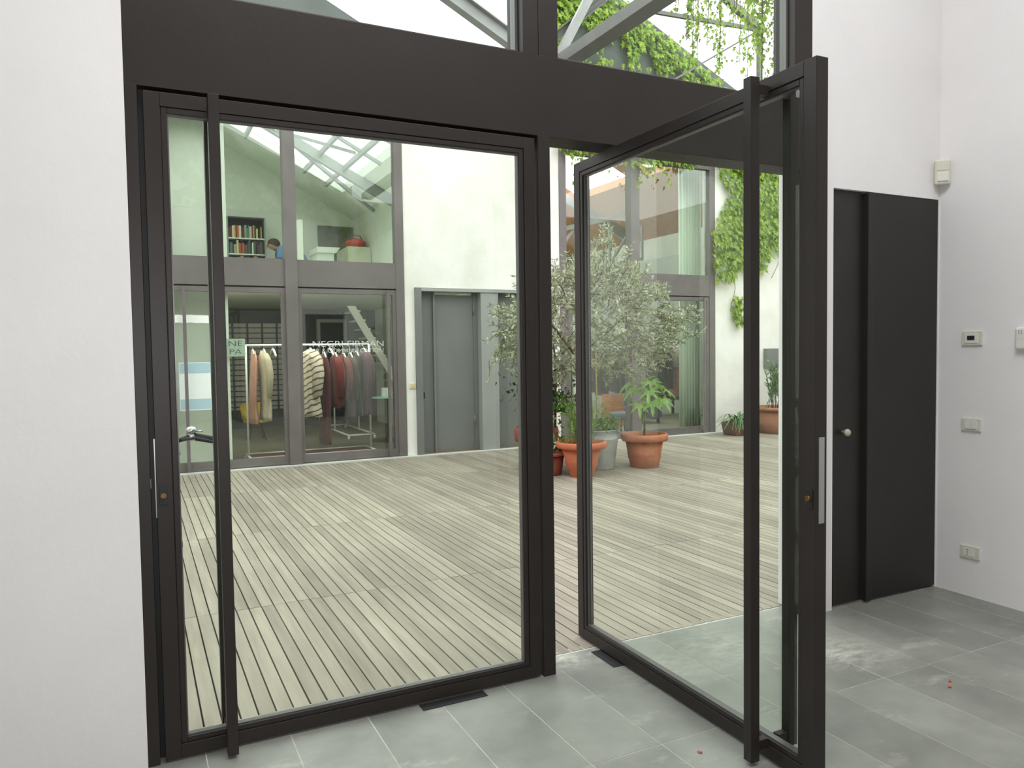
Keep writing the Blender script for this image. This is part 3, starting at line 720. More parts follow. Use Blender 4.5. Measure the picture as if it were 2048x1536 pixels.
def inside(poly, x, z):
    c = False; j_ = len(poly) - 1
    for i in range(len(poly)):
        if (poly[i][1] > z) != (poly[j_][1] > z) and x < (poly[j_][0] - poly[i][0]) * (z - poly[i][1]) / (poly[j_][1] - poly[i][1]) + poly[i][0]: c = not c
        j_ = i
    return c
def wall_ivy(polys, y, n, out=-1, size=(.05, .10), gaps=.0):
    it = []
    xs = [p[0] for q in polys for p in q]; zs = [p[1] for q in polys for p in q]
    tries = 0
    while len(it) < n and tries < n * 30:
        tries += 1
        x, z = R.uniform(min(xs), max(xs)), R.uniform(min(zs), max(zs))
        if not any(inside(q, x, z) for q in polys): continue
        if gaps and (math.sin(x * 5.1 + 1.3) * math.sin(z * 4.3 + x * 1.7) + .4 * math.sin(x * 13 + z * 11)) < gaps - .6: continue
        it.append((Vector((x, y + out * R.uniform(.02, .14), z)), Vector((R.uniform(-.6, .6), out * R.uniform(.1, .7), -1)), Vector((R.uniform(-.4, .4), out, R.uniform(.2, .8))), R.uniform(*size)))
    return it
def hang_ivy(strands, size=(.04, .075), dens=34, spread=.035):
    it = []
    for (x, y, z1, z0) in strands:
        n = int((z1 - z0) * dens); ph = R.uniform(0, 6)
        for i in range(n):
            z = z1 - (z1 - z0) * i / n + R.uniform(-.02, .02)
            sp = spread * (.6 + .8 * abs(math.sin(z * 7 + ph)))
            p = Vector((x + .03 * math.sin(z * 5 + ph) + R.gauss(0, sp), y + R.gauss(0, sp), z))
            it.append((p, Vector((R.uniform(-.8, .8), R.uniform(-.8, .8), -1)), rv() + Vector((0, -.6, .6)), R.uniform(*size)))
    return it
def vine(name, items, stems, label, m, lobed=True):
    t = empty(name, (items[0][0].x, items[0][0].y, min(i[0].z for i in items))); tag(t, label, 'climbing plant')
    o = leaf_cloud(items, 'foliage', m, t, lobed=lobed); o['kind'] = 'stuff'
    q = MB()
    for s in stems: q.tube(s, .0035, 5)
    q.build('stems', BARK, t)['kind'] = 'stuff'
    return t
# ivy on the white wall beside bay 2
P1 = [(8.05, 4.02), (8.3, 3.7), (7.98, 3.1), (7.93, 2.75), (8.05, 2.35), (8.30, 2.32), (8.55, 2.62), (8.75, 2.45), (9.0, 2.55), (9.2, 2.9), (9.45, 2.8), (9.7, 3.4), (9.8, 4.3), (8.9, 4.55), (8.15, 4.5)]
P2 = [(8.38, 2.12), (8.52, 2.12), (8.56, 1.7), (8.47, 1.62), (8.36, 1.85)]
vine('wall_ivy', wall_ivy([P1], 6.5, 2300, size=(.06, .105)) + wall_ivy([P2], 6.5, 90, size=(.06, .1)),
     [[(8.9 + .12 * math.sin(i), 6.485, 4.5 - i * .18) for i in range(12)], [(9.3 + .1 * math.sin(i * 1.3), 6.485, 4.5 - i * .16) for i in range(14)], [(8.4 + .05 * math.sin(i), 6.485, 3.2 - i * .12) for i in range(12)]],
     'bright green ivy spreading over the white wall beside the glazed bay', IVYM)
P3 = [(5.25, 4.45), (5.25, 4.05), (5.6, 3.92), (6.2, 4.05), (6.6, 3.85), (7.2, 4.05), (7.5, 4.0), (7.9, 4.22), (8.1, 4.1), (8.4, 4.6), (5.3, 4.6)]
vine('eaves_ivy', wall_ivy([P3], 6.47, 850, size=(.06, .10)) + hang_ivy([(5.55, 6.36, 4.05, 3.55), (6.55, 6.36, 4.0, 3.6), (7.05, 6.36, 4.0, 3.7), (6.8, 6.36, 4.0, 3.75), (6.0, 6.36, 4.0, 3.7)], dens=40, spread=.05),
     [[(5.3 + i * .25, 6.44, 4.3 + .06 * math.sin(i * 2)) for i in range(13)]], 'green ivy trailing over the top of the glazed bay', IVYM)
G1 = [(8.3, 5.25), (7.5, 5.70), (6.7, 6.06), (6.0, 6.45), (5.3, 6.75), (5.0, 6.3), (4.8, 5.6), (5.2, 5.3), (5.6, 5.9), (6.0, 5.5), (6.3, 5.85), (6.5, 5.25), (6.75, 5.75), (7.0, 5.2), (7.3, 5.5), (7.6, 4.9), (8.3, 4.8)]
vine('gable_ivy', wall_ivy([G1], 6.52, 1500, size=(.07, .12)) + [(p + Vector((0, -.05, 0)), a, b_, l) for p, a, b_, l in wall_ivy([[(4.7, 5.5), (6.8, 5.4), (6.6, 5.0), (4.9, 4.9)]], 6.52, 170, size=(.06, .1))],
     [[(5.0 + i * .27, 6.50, 6.6 - i * .12) for i in range(12)]], 'ivy mantling the slope of the dark grey gable', IVYM)
tops = []
for x, b_ in ((4.66, 4.15), (4.70, 4.0), (4.745, 3.92), (4.78, 4.1), (4.72, 4.2), (4.60, 4.42), (4.90, 4.16), (4.93, 4.25), (5.02, 3.95), (5.05, 3.72), (5.09, 4.0), (5.17, 4.32), (5.22, 4.42), (5.31, 4.05), (5.34, 3.84), (5.40, 4.3), (5.44, 4.2)): tops.append((x, R.uniform(2.95, 3.08), 4.95, b_))
vine('hanging_ivy', hang_ivy(tops, dens=62, spread=.020, size=(.03, .06)), [[(a, b_, c), (a + .02, b_, (c + d) / 2), (a, b_, d)] for a, b_, c, d in tops],
     'loose ivy strands hanging from the courtyard steelwork', IVYM)
t3 = [(3.62 + .045 * i, 1.0 + .05 * (i % 3), 4.3, R.uniform(2.95, 3.2)) for i in range(5)]
vine('column_ivy', hang_ivy(t3, dens=210, spread=.034, size=(.02, .042)), [[(a, b_, c), (a, b_, d)] for a, b_, c, d in t3], 'dense ivy curtain hanging beside our doorway wall', IVYM)
# ivy on our own gable and outer wall (mirrored in the panes opposite)
vine('own_gable_ivy', [(Vector((p.x, .42 - p.y, p.z)), Vector((a.x, -a.y, a.z)), Vector((b_.x, -b_.y, b_.z)), l) for p, a, b_, l in wall_ivy([[(-4, 4.9), (-1.0, 6.75), (4.1, 4.5), (4.0, 3.7), (3.4, 4.0), (3.0, 4.12), (1.2, 4.14), (-.1, 4.12), (-.2, 3.2), (-1.2, 2.6), (-2.4, 3.3), (-4, 2.8)], [(4.2, 4.4), (10.8, 4.4), (10.8, 3.2), (10, 2.6), (8.2, 3.0), (8.2, 4.15), (5.2, 4.15), (4.2, 3.4)]], .21, 6500, size=(.10, .17), gaps=.08)],
     [[(-2 + .6 * i, .23, 4.4 + .1 * math.sin(i)) for i in range(20)]], 'ivy covering the gable above our own doorway', IVYD)

# ------------------------------------------------------------------ pots and plants
def pot(cx, cy, z1, r1, r0, label, m=TERRA, name='terracotta_pot', rim=.07, group='terracotta pots on the deck', bands=True, cat='pot'):
    t = empty(name, (cx, cy, 0)); tag(t, label, cat, group)
    rb = r0 + (r1 * .86 - r0) * (1 - rim / z1)
    prof = [(r0 * .96, 0), (r0, .006), (r0 + (rb - r0) * .3, (z1 - rim) * .3)]
    if bands: prof += [(r0 + (rb - r0) * .40 + .006, (z1 - rim) * .36), (r0 + (rb - r0) * .42, (z1 - rim) * .42), (r0 + (rb - r0) * .52 + .006, (z1 - rim) * .48), (r0 + (rb - r0) * .54, (z1 - rim) * .54)]
    prof += [(rb, z1 - rim)]
    MB().lathe(prof + [(rb * .9, z1 - rim), (rb * .9, z1 - rim)], cx, cy, 32).build('body', m, t)
    rm = MB().lathe([(rb * .97, z1 - rim), (r1 * .95, z1 - rim + .004), (r1, z1 - rim * .7), (r1, z1 - rim * .25), (r1 * .97, z1), (r1 * .90, z1), (r1 * .87, z1 - .03), (rb * .9, z1 - rim)], cx, cy, 32, caps=False)
    rm.build('rim', m, t)
    MB().lathe([(r1 * .88, z1 - .045), (r1 * .4, z1 - .03), (.005, z1 - .025)], cx, cy, 20).build('soil', SOIL, t)
    return t
pot(4.165, 4.12, .365, .265, .125, 'orange terracotta pot with a wide rolled rim holding feathery herbs')
pot(5.10, 4.30, .375, .262, .158, 'weathered terracotta pot holding the broad-leaved plant', TERRA2, rim=.085)
pot(3.90, 4.42, .245, .24, .17, 'low reddish terracotta pot beside the wide-rimmed pot', mat('red_terracotta', (150, 78, 62), .8, var=.12, scale=6), rim=.04, bands=False)
pot(4.03, 4.86, .46, .25, .16, 'tall terracotta pot holding the dark leafy shrub', mat('deep_terracotta', (146, 72, 56), .8, var=.12, scale=6), rim=.16)
pot(8.86, 6.02, .40, .36, .29, 'big dull terracotta planter against the white wall', mat('dull_terracotta', (150, 100, 72), .85, var=.12, scale=5), rim=.06, bands=False)
t = empty('trough_planter', (8.12, 6.08, 0)); tag(t, 'dark brown planter under the strap-leaved plant', 'planter')
q = MB().prism([(7.98, 0), (8.36, 0), (8.42, .2), (7.93, .2)], 5.96, 6.24); q.build('body', mat('brown_planter', (96, 62, 44), .8, var=.15, scale=8), t, bev=.01)
B(7.96, 8.39, 5.98, 6.22, .2, .206).build('soil', SOIL, t)
t = empty('zinc_bucket', (4.60, 4.50, 0)); tag(t, 'dented pale grey metal bucket holding the olive tree', 'bucket')
MB().lathe([(.19, 0), (.195, .01), (.235, .33), (.238, .335), (.234, .34), (.255, .425), (.262, .43), (.262, .438), (.252, .438), (.245, .41), (.225, .34), (.2, .3)], 4.60, 4.50, 32).build('body', ZINC, t)
MB().lathe([(.243, .40), (.1, .41), (.005, .415)], 4.60, 4.50, 20).build('soil', SOIL, t)
MB().tube([(4.60 + .265 * math.cos(a), 4.50 + .265 * math.sin(a), .42 + .03 * math.sin(3 * a)) for a in [i * .2 - 1.2 for i in range(13)]], .006, 6).build('handle', ZINC, t)

# olive tree
ol = empty('olive_tree', (4.52, 4.48, .41)); tag(ol, 'silvery olive tree with a loose round crown and cane stake', 'tree')
tk = MB()
tk.tube([(4.52, 4.48, .40), (4.50, 4.47, .75), (4.46, 4.45, 1.05), (4.42, 4.45, 1.35), (4.45, 4.46, 1.75), (4.55, 4.45, 2.1)], [.026, .024, .022, .019, .013, .006], 8)
tk.tube([(4.46, 4.45, 1.05), (4.25, 4.42, 1.3), (4.02, 4.4, 1.55), (3.75, 4.35, 1.75)], [.017, .014, .010, .005], 7)
tk.tube([(4.42, 4.45, 1.3), (4.65, 4.38, 1.5), (4.95, 4.4, 1.7), (5.3, 4.42, 1.75)], [.015, .012, .009, .004], 7)
tk.tube([(4.44, 4.45, 1.6), (4.25, 4.55, 1.9), (4.15, 4.6, 2.15)], [.011, .008, .004], 6)
tk.tube([(4.50, 4.45, 1.9), (4.7, 4.5, 2.2), (4.74, 4.5, 2.55)], [.009, .006, .003], 6)
tk.build('trunk', BARK, ol)
t2 = MB().tube([(4.18, 4.70, .40), (4.18, 4.68, .8), (4.14, 4.6, 1.2), (4.05, 4.5, 1.45)], [.016, .015, .012, .008], 7); t2.build('side_stem', BARK, ol)
MB().tube([(4.57, 4.44, .40), (4.545, 4.42, 1.36)], .008, 8).build('stake', BAMBOO, ol)
items = []; tw = MB()
def twig(p, d, L, nl):
    d = d.normalized(); pts = []
    sag = Vector((0, 0, R.uniform(-.25, .15)))
    for i in range(4): pts.append(p + d * (L * i / 3) + sag * (L * (i / 3) ** 2))
    tw.tube(pts, [.0035, .003, .002, .001], 4, False)
    for i in range(nl):
        k = .12 + .88 * i / nl; q = p + d * (L * k) + sag * (L * k * k)
        a = rv(); a = (a - d * a.dot(d)).normalized()
        for sg in (1, -1): items.append((q, d * R.uniform(.4, .9) + a * sg, rv() + Vector((0, 0, .5)), R.uniform(.042, .072)))
for i in range(700):
    while True:
        x, y, z = R.uniform(-1, 1), R.uniform(-1, 1), R.uniform(-1, 1)
        rr = x * x + y * y + z * z
        if rr < 1 and R.random() < .22 + .8 * rr: break
    p = Vector((4.50 + x * 1.02, 4.45 + y * .62, 1.66 + z * .58 - .12 * abs(x)))
    d = Vector((x * 1.1, y, z * .7 + .2)) + rv(.7)
    twig(p, d, R.uniform(.14, .34), R.randint(7, 12))
for i in range(26): twig(Vector((4.62 + R.gauss(0, .13), 4.45 + R.gauss(0, .1), 2.1 + R.uniform(0, .38))), Vector((R.gauss(0, .4), R.gauss(0, .4), 1)), R.uniform(.15, .3), 8)
for i in range(16): twig(Vector((3.55 + R.gauss(0, .12), 4.4 + R.gauss(0, .1), 1.55 - R.uniform(0, .35))), Vector((R.gauss(-.3, .4), R.gauss(0, .3), -1)), R.uniform(.15, .28), 8)
for i in range(22): twig(Vector((5.55 + R.gauss(0, .14), 4.42 + R.gauss(0, .1), 1.62 + R.gauss(0, .14))), Vector((1, R.gauss(0, .4), R.gauss(0, .5))), R.uniform(.15, .28), 8)
tw.build('twigs', BARK, ol)['kind'] = 'stuff'
o = leaf_cloud(items, 'foliage', OLIVE, ol, fold=.12, ratio=.16); o['kind'] = 'stuff'

# feathery herb in the wide-rimmed pot
def plant(name, cx, cy, z, label, cat='plant', group=None):
    t = empty(name, (cx, cy, z)); tag(t, label, cat, group); return t
t = plant('rosemary_plant', 4.165, 4.12, .33, 'feathery bright green herb in the wide-rimmed pot')
it = []; q = MB()
for i in range(95):
    a, ph = R.uniform(0, 6.28), abs(R.gauss(0, .38)); d = Vector((math.sin(ph) * math.cos(a), math.sin(ph) * math.sin(a), math.cos(ph))); L = R.uniform(.30, .54)
    p = Vector((4.165 + R.gauss(0, .06), 4.12 + R.gauss(0, .06), .335)); q.tube([p, p + d * L * .5, p + d * L + Vector((0, 0, -.02))], [.002, .0016, .001], 4, False)
    for k in range(16):
        b_ = p + d * (L * (.15 + .85 * k / 16)); it.append((b_, d * 1.1 + rv(.9), rv(), R.uniform(.03, .05)))
q.build('stems', ROSEM, t)['kind'] = 'stuff'; o = leaf_cloud(it, 'foliage', ROSEM, t, ratio=.09); o['kind'] = 'stuff'
# trailing herb in the bucket
t = plant('bucket_herb', 4.68, 4.40, .41, 'low green herb spilling round the olive stem')
it = [(Vector((4.66 + R.gauss(0, .09), 4.40 + R.gauss(0, .07), .43 + abs(R.gauss(0, .08)))), rv() + Vector((0, 0, .4)), rv() + Vector((0, 0, 1)), R.uniform(.03, .055)) for i in range(420)]
q = MB()
for i in range(22): q.tube([(4.66 + R.gauss(0, .05), 4.42 + R.gauss(0, .05), .40), (4.66 + R.gauss(0, .09), 4.40 + R.gauss(0, .07), .53)], .002, 4)
q.build('stems', ROSEM, t)['kind'] = 'stuff'; o = leaf_cloud(it, 'foliage', ROSEM, t, ratio=.3); o['kind'] = 'stuff'
# dark shrub in the tall pot
t = plant('citrus_shrub', 4.03, 4.86, .42, 'dark glossy shrub with paler leaves low down')
q = MB(); q.tube([(4.03, 4.86, .42), (4.05, 4.84, .62), (4.14, 4.82, .85), (4.15, 4.8, 1.05)], [.014, .012, .009, .005], 7); q.tube([(4.05, 4.84, .62), (3.95, 4.8, .85), (3.9, 4.8, 1.0)], [.009, .006, .004], 6)
q.build('stem', BARK, t)
o = leaf_cloud([(Vector((4.06 + R.gauss(0, .17), 4.80 + R.gauss(0, .14), .90 + R.gauss(0, .12))), rv() + Vector((0, 0, -.2)), rv() + Vector((0, 0, 1)), R.uniform(.05, .085)) for i in range(520)], 'foliage', SHRUBM, t, ratio=.28); o['kind'] = 'stuff'
o = leaf_cloud([(Vector((4.18 + R.gauss(0, .12), 4.68 + R.gauss(0, .08), .70 + R.gauss(0, .07))), rv() + Vector((0, 0, .1)), rv() + Vector((0, 0, 1)), R.uniform(.05, .08)) for i in range(190)], 'young_foliage', ROSEM, t, ratio=.34); o['kind'] = 'stuff'
t = plant('clover_plant', 3.94, 4.40, .23, 'small round-leaved plant in the low reddish pot')
o = leaf_cloud([(Vector((3.97 + R.gauss(0, .10), 4.38 + R.gauss(0, .08), .26 + abs(R.gauss(0, .11)))), rv(), rv() + Vector((0, 0, 1.2)), R.uniform(.04, .06)) for i in range(160)], 'foliage', ROSEM, t, ratio=.45); o['kind'] = 'stuff'
q = MB()
for i in range(14): q.tube([(3.95 + R.gauss(0, .04), 4.40 + R.gauss(0, .04), .19), (3.97 + R.gauss(0, .09), 4.38 + R.gauss(0, .07), .36)], .002, 4)
q.build('stems', ROSEM, t)['kind'] = 'stuff'
# broad-leaved fatsia: every leaf its own part
def palm_leaf():
    v = [(0, 0, 0)]; f = []; lob = 7
    for i in range(lob):
        a = math.radians(-125 + 250 * i / (lob - 1)); ln = (1.0 if i == 3 else .92 - .09 * abs(i - 3))
        for da, k, zz in ((-.22, .42, .02), (-.13, .72, .0), (0, 1.0, -.10), (.13, .72, 0), (.22, .42, .02)):
            v.append((math.sin(a + da) * ln * k, math.cos(a + da) * ln * k, zz - .04 * (k ** 2)))
    n = len(v)
    for i in range(1, n - 1): f.append((0, i, i + 1))
    me = bpy.data.meshes.new('leaf'); me.from_pydata(v, [], f); me.materials.append(FATM); return me
PLF = palm_leaf()
t = plant('fatsia_plant', 5.10, 4.30, .33, 'young broad-leaved plant with pale green hand-shaped leaves')
q = MB(); q.tube([(5.10, 4.30, .33), (5.10, 4.29, .55), (5.11, 4.28, .90)], [.013, .012, .007], 8); q.build('stem', ROSEM, t)
for (x, y, z, s, az, tl) in ((4.88, 4.22, .86, .115, 1.6, .4), (5.04, 4.12, .86, .14, 2.4, .5), (5.34, 4.22, .86, .12, 3.9, .4), (5.06, 4.1, .74, .14, 2.6, .6), (5.24, 4.14, .76, .14, 3.2, .5), (5.14, 4.22, .96, .13, 2.5, .35), (5.20, 4.36, .99, .11, .5, .3),
                              (4.92, 4.34, .93, .12, 1.4, .4), (5.28, 4.30, .91, .13, 4.9, .4), (4.95, 4.18, .72, .13, 2.6, .7), (5.12, 4.46, .88, .13, .1, .5)):
    o = bpy.data.objects.new('leaf', PLF); C.objects.link(o); o.parent = t; o.location = (x - 5.10, y - 4.30, z - .33); o.scale = (s * 1.4, s * 1.4, s * 1.4)
    o.rotation_euler = (Matrix.Rotation(az, 3, 'Z') @ Matrix.Rotation(-tl - .25, 3, 'X')).to_euler()
    pt_ = MB().tube([(5.105, 4.285, min(z - .05, .86)), ((5.105 + x) / 2, (4.285 + y) / 2, z + .015), (x, y, z)], [.004, .0035, .003], 5); pt_.build('petiole', ROSEM, t)
# strap-leaved plant
t = plant('agapanthus_plant', 8.14, 6.08, .19, 'strap-leaved plant arching over the brown planter')
for i in range(76):
    a = R.uniform(0, 6.28); L = R.uniform(.34, .56); w = .016; d = Vector((math.cos(a), math.sin(a) * .7, 0)); p0 = Vector((8.14 + R.gauss(0, .05), 6.08 + R.gauss(0, .03), .195)); lift = R.uniform(.5, 1.1)
    v = []; s = Vector((-d.y, d.x, 0)).normalized()
    for k in range(6):
        u = k / 5; p = p0 + d * (L * u * .9) + Vector((0, 0, L * (lift * u - (.55 + lift * .45) * u * u))); ww = w * (1 - u * .85)
        v += [tuple(p - s * ww), tuple(p + s * ww)]
    me = bpy.data.meshes.new('leaf'); me.from_pydata([(x - 8.14, y - 6.08, z - .19) for x, y, z in v], [], [(2 * k, 2 * k + 1, 2 * k + 3, 2 * k + 2) for k in range(5)]); me.materials.append(AGAM)
    o = bpy.data.objects.new('leaf', me); C.objects.link(o); o.parent = t
# shrub in the big planter
t = plant('oleander_shrub', 8.86, 6.02, .36, 'wispy green shrub in the big planter')
q = MB(); it = []
for i in range(26):
    a = R.uniform(0, 6.28); ph = abs(R.gauss(0, .33)); L = R.uniform(.5, .85); d = Vector((math.sin(ph) * math.cos(a), .5 * math.sin(ph) * math.sin(a), math.cos(ph))); p = Vector((8.86 + R.gauss(0, .09), 6.02 + R.gauss(0, .05), .37))
    q.tube([p, p + d * L * .6, p + d * L], [.005, .004, .002], 5)
    for k in range(26): it.append((p + d * (L * (.3 + .7 * k / 26)), d + rv(.9), rv(), R.uniform(.05, .09)))
q.build('stems', AGAM, t)['kind'] = 'stuff'; o = leaf_cloud(it, 'foliage', AGAM, t, ratio=.12); o['kind'] = 'stuff'
t = empty('garden_lamp', (8.98, 5.72, 0)); tag(t, 'small white tilted garden lamp in front of the planter', 'lamp')
MB().tube([(9.02, 5.72, 0), (9.02, 5.72, .72)], .010, 8).build('pole', STG, t); MB().bar((8.86, 5.70, .755), (9.10, 5.72, .67), .07, .03).build('lamp_head', WHITEM, t, bev=.006); MB().lathe([(.06, 0), (.06, .012), (.012, .02)], 9.02, 5.72, 16).build('base', STG, t)

# ------------------------------------------------------------------ bicycle leaning just outside the closed door
bk = empty('bicycle', (-.03, .95, 0)); tag(bk, 'parked bicycle with dark handlebar and chrome bell outside the door', 'bicycle')
BX = -.03
BF = mat('pale_blue_enamel', (176, 196, 212), .35)
def wheel(y):
    w_ = MB(); n = 30
    w_.tube([(BX, y + .32 * math.cos(2 * math.pi * i / n), .34 + .32 * math.sin(2 * math.pi * i / n)) for i in range(n + 1)], .018, 8, False)
    o = w_.build('wheel', TYRE, bk)
    s_ = MB()
    for i in range(16): s_.tube([(BX + (.02 if i % 2 else -.02), y, .34), (BX, y + .305 * math.cos(2 * math.pi * i / 16), .34 + .305 * math.sin(2 * math.pi * i / 16))], .0012, 4)
    s_.tube([(BX - .045, y, .34), (BX + .045, y, .34)], .016, 8); s_.build('spokes', STEEL, o)
wheel(.60); wheel(1.63)
fm = MB(); fm.tube([(BX, .80, .86), (BX, .74, .70)], .019, 8); fm.tube([(BX, .79, .83), (BX, 1.30, .80)], .016, 8); fm.tube([(BX, .745, .72), (BX, 1.15, .30)], .018, 8); fm.tube([(BX, 1.15, .30), (BX, 1.33, .90)], .016, 8)
for s in (-.03, .03): fm.tube([(BX, 1.15, .30), (BX + s, 1.63, .34)], .010, 6); fm.tube([(BX, 1.30, .80), (BX + s, 1.63, .34)], .009, 6); fm.tube([(BX, .74, .70), (BX + s, .60, .34)], .011, 6)
fm.build('bicycle_frame', BF, bk)
hb = MB(); hb.tube([(BX, .81, .86), (BX, .83, .985)], .012, 8); hb.tube([(-.33, .66, .965), (-.22, .62, .975), (-.08, .70, 1.005), (BX, .80, .99), (.05, .68, .995), (.135, .60, .985), (.195, .60, 1.003), (.30, .64, .975)], .010, 8)
h_ = hb.build('handlebar', GASK, bk)
for a, b_ in (((.205, .602, 1.001), (.31, .643, .972)), ((-.34, .665, .963), (-.235, .625, .974))): MB().tube([a, b_], .0155, 10).build('grip', TYRE, h_)
MB().tube([(.16, .585, .992), (.21, .56, 1.0), (.285, .565, .975)], .006, 6).build('brake_lever', GASK, h_)
be = MB().sphere((.197, .60, 1.027), .021, .021, .016, 14, 8); be.tube([(.197, .60, 1.0), (.197, .60, 1.02)], .007, 8); be.tube([(.21, .60, 1.022), (.238, .59, 1.023)], .004, 6); be.build('bell', STEEL, h_)
MB().tube([(.188, .60, .999), (.206, .602, 1.002)], .0165, 10).build('clamp', STEEL, h_)
MB().tube([(.145, .62, .93), (.135, .615, .965)], .014, 8).build('bottle_cage', BF, bk)
sd = MB().prism([(-.07, 0), (.07, 0), (.05, .05), (-.05, .05)], 1.22, 1.48); sd.v = [(BX + x * (1 if y > 1.3 else .35), y, z + .92) for x, y, z in sd.v]; sd.build('saddle', TYRE, bk, bev=.012)
cr = MB(); cr.tube([(BX - .06, 1.15, .30), (BX + .08, 1.15, .30)], .012, 8); cr.tube([(BX + .08, 1.15, .30), (BX + .085, 1.13, .455)], .009, 6); cr.tube([(BX - .06, 1.15, .30), (BX - .065, 1.17, .145)], .009, 6)
cr.lathe([(.085, -.002), (.085, .002)], 0, 0, 20); cr.v[-40:] = [(BX + .06 + z, 1.15 + x, .30 + y) for x, y, z in cr.v[-40:]]; o = cr.build('crankset', STEEL, bk)
B(BX + .09, BX + .205, 1.09, 1.17, .445, .475).build('pedal', GASK, o, bev=.004); B(BX - .175, BX - .07, 1.13, 1.21, .13, .16).build('pedal', GASK, o, bev=.004)

# ------------------------------------------------------------------ clothes shop
def rack(name, x0, x1, y, d, h, label, shelf=None, rz=0.0):
    t = empty(name, ((x0 + x1) / 2, y, 0)); tag(t, label, 'clothes rack')
    MB().tube([(x0, y, h), (x1, y, h)], .013, 8).build('rail', WHITEM, t)
    for x in (x0, x1):
        MB().tube([(x, y, .06), (x, y, h)], .013, 8).build('upright', WHITEM, t)
        MB().tube([(x, y - d, .06), (x, y + d, .06)], .014, 8).build('foot_bar', WHITEM, t)
        for s in (-d, d): MB().lathe([(.012, 0), (.022, .008), (.022, .036), (.012, .046)], x, y + s, 10).build('castor', WHITEM, t)
    for s in (-d, d): MB().tube([(x0, y + s, .06), (x1, y + s, .06)], .014, 8).build('base_rail', WHITEM, t)
    if shelf: B(x0 + .02, x1 - .02, y - d + .02, y + d - .02, .05, .062).build('base_shelf', shelf, t)
    return t
RED = mat('dark_red_shelf', (104, 50, 44), .6)
rack('clothes_rack', 1.235, 2.775, 7.15, .22, 1.43, 'white tubular clothes rack with a dark red base shelf', RED)

def garment(x, y, ztop, zbot, ax0, ax1, ay, m, label, sleeve=True, name='garment', rail=1.43, hang=True, ripple=.12, group='garments on the front rack'):
    t = empty(name, (x, y, zbot)); tag(t, label, 'garment', group)
    q = MB(); n = 22; secs = 12; base = 0
    for i in range(secs + 1):
        u = i / secs; z = ztop - (ztop - zbot) * u
        sh = min(1, .28 + u * 7) if u < .12 else 1
        a = (ax0 + (ax1 - ax0) * u) * (.55 + .45 * sh); b_ = ay * sh * (1 + .1 * u)
        for k in range(n):
            th = 2 * math.pi * k / n; rr = 1 + ripple * u * math.sin(5 * th + x * 40) + .05 * math.sin(9 * u + 2 * th)
            q.v.append((x + a * rr * math.cos(th) + .012 * math.sin(u * 5 + x * 20), y + b_ * rr * math.sin(th), z))
    for i in range(secs):
        for k in range(n):
            q.smooth.add(len(q.f)); q.f.append((i * n + k, (i + 1) * n + k, (i + 1) * n + (k + 1) % n, i * n + (k + 1) % n))
    q.f.append(tuple(range(n))); q.f.append(tuple(secs * n + k for k in reversed(range(n))))
    q.build('body', m, t)
    if sleeve:
        for s in (-1, 1):
            L = min(.58, (ztop - zbot) * .8)
            MB().tube([(x, y + s * ay * .80, ztop - .05), (x + .02, y + s * ay * 1.12, ztop - .14), (x + .035, y + s * ay * 1.2, ztop - .3), (x + .02, y + s * ay * 1.15, ztop - L)], [ax0 * .75, ax0 * .95, ax0 * .9, ax0 * .7], 10).build('sleeve', m, t)
    if hang:
        h = MB().tube([(x, y, rail + .012), (x + .0, y + .018, rail + .005), (x, y + .014, rail - .02), (x, y, ztop + .015)], .0025, 5); h.tube([(x, y - ay * .75, ztop - .045), (x, y - .04, ztop + .01), (x, y + .04, ztop + .01), (x, y + ay * .75, ztop - .045)], .011, 7)
        h.build('hanger', WHITEM, t)
    return t
cm = lambda n, rgb, v=.15: mat(n, rgb, .9, var=v, scale=9, sheen=.2)
garment(1.315, 7.15, 1.36, .47, .032, .05, .17, cm('peach_cloth', (196, 138, 116)), 'peach coloured long dress on the white rack', False)
garment(1.445, 7.15, 1.365, .50, .045, .065, .19, cm('beige_wool', (196, 180, 154), .08), 'beige wool coat on the white rack')
garment(2.015, 7.15, 1.37, .52, .085, .105, .22, stripe_mat(), 'cream and brown striped fur coat', ripple=.05)
garment(2.185, 7.15, 1.31, .16, .05, .065, .16, cm('burgundy_cloth', (72, 24, 30)), 'long burgundy trousers reaching close to the floor', False)
garment(2.325, 7.15, 1.31, .62, .05, .055, .17, cm('dark_red_knit', (104, 32, 34)), 'dark red knitted top with sleeves')
garment(2.435, 7.15, 1.30, .72, .045, .05, .18, cm('rust_cloth', (92, 42, 34)), 'rust red blouse with short body')
garment(2.525, 7.15, 1.30, .44, .035, .055, .17, cm('olive_brown_cloth', (58, 48, 38)), 'olive brown jacket between red and black clothes')
garment(2.605, 7.15, 1.32, .50, .03, .04, .18, cm('black_cloth', (38, 34, 38)), 'narrow black dress beside the plum coat', False)
garment(2.705, 7.15, 1.36, .52, .05, .075, .20, cm('plum_cloth', (70, 44, 54)), 'plum coloured wide coat at the end of rack')
def bare_hanger(x, lab):
    h = MB().tube([(x, 7.15, 1.442), (x, 7.166, 1.435), (x, 7.164, 1.41), (x, 7.15, 1.385)], .0025, 5); h.tube([(x + .01, 6.98, 1.29), (x, 7.10, 1.375), (x, 7.20, 1.375), (x - .01, 7.32, 1.29)], .014, 8)
    tag(h.build('hanger', WHITEM), lab, 'hanger', 'bare hangers')
bare_hanger(1.555, 'empty white hanger beside the beige coat'); bare_hanger(2.26, 'empty white hanger beside the burgundy trousers')
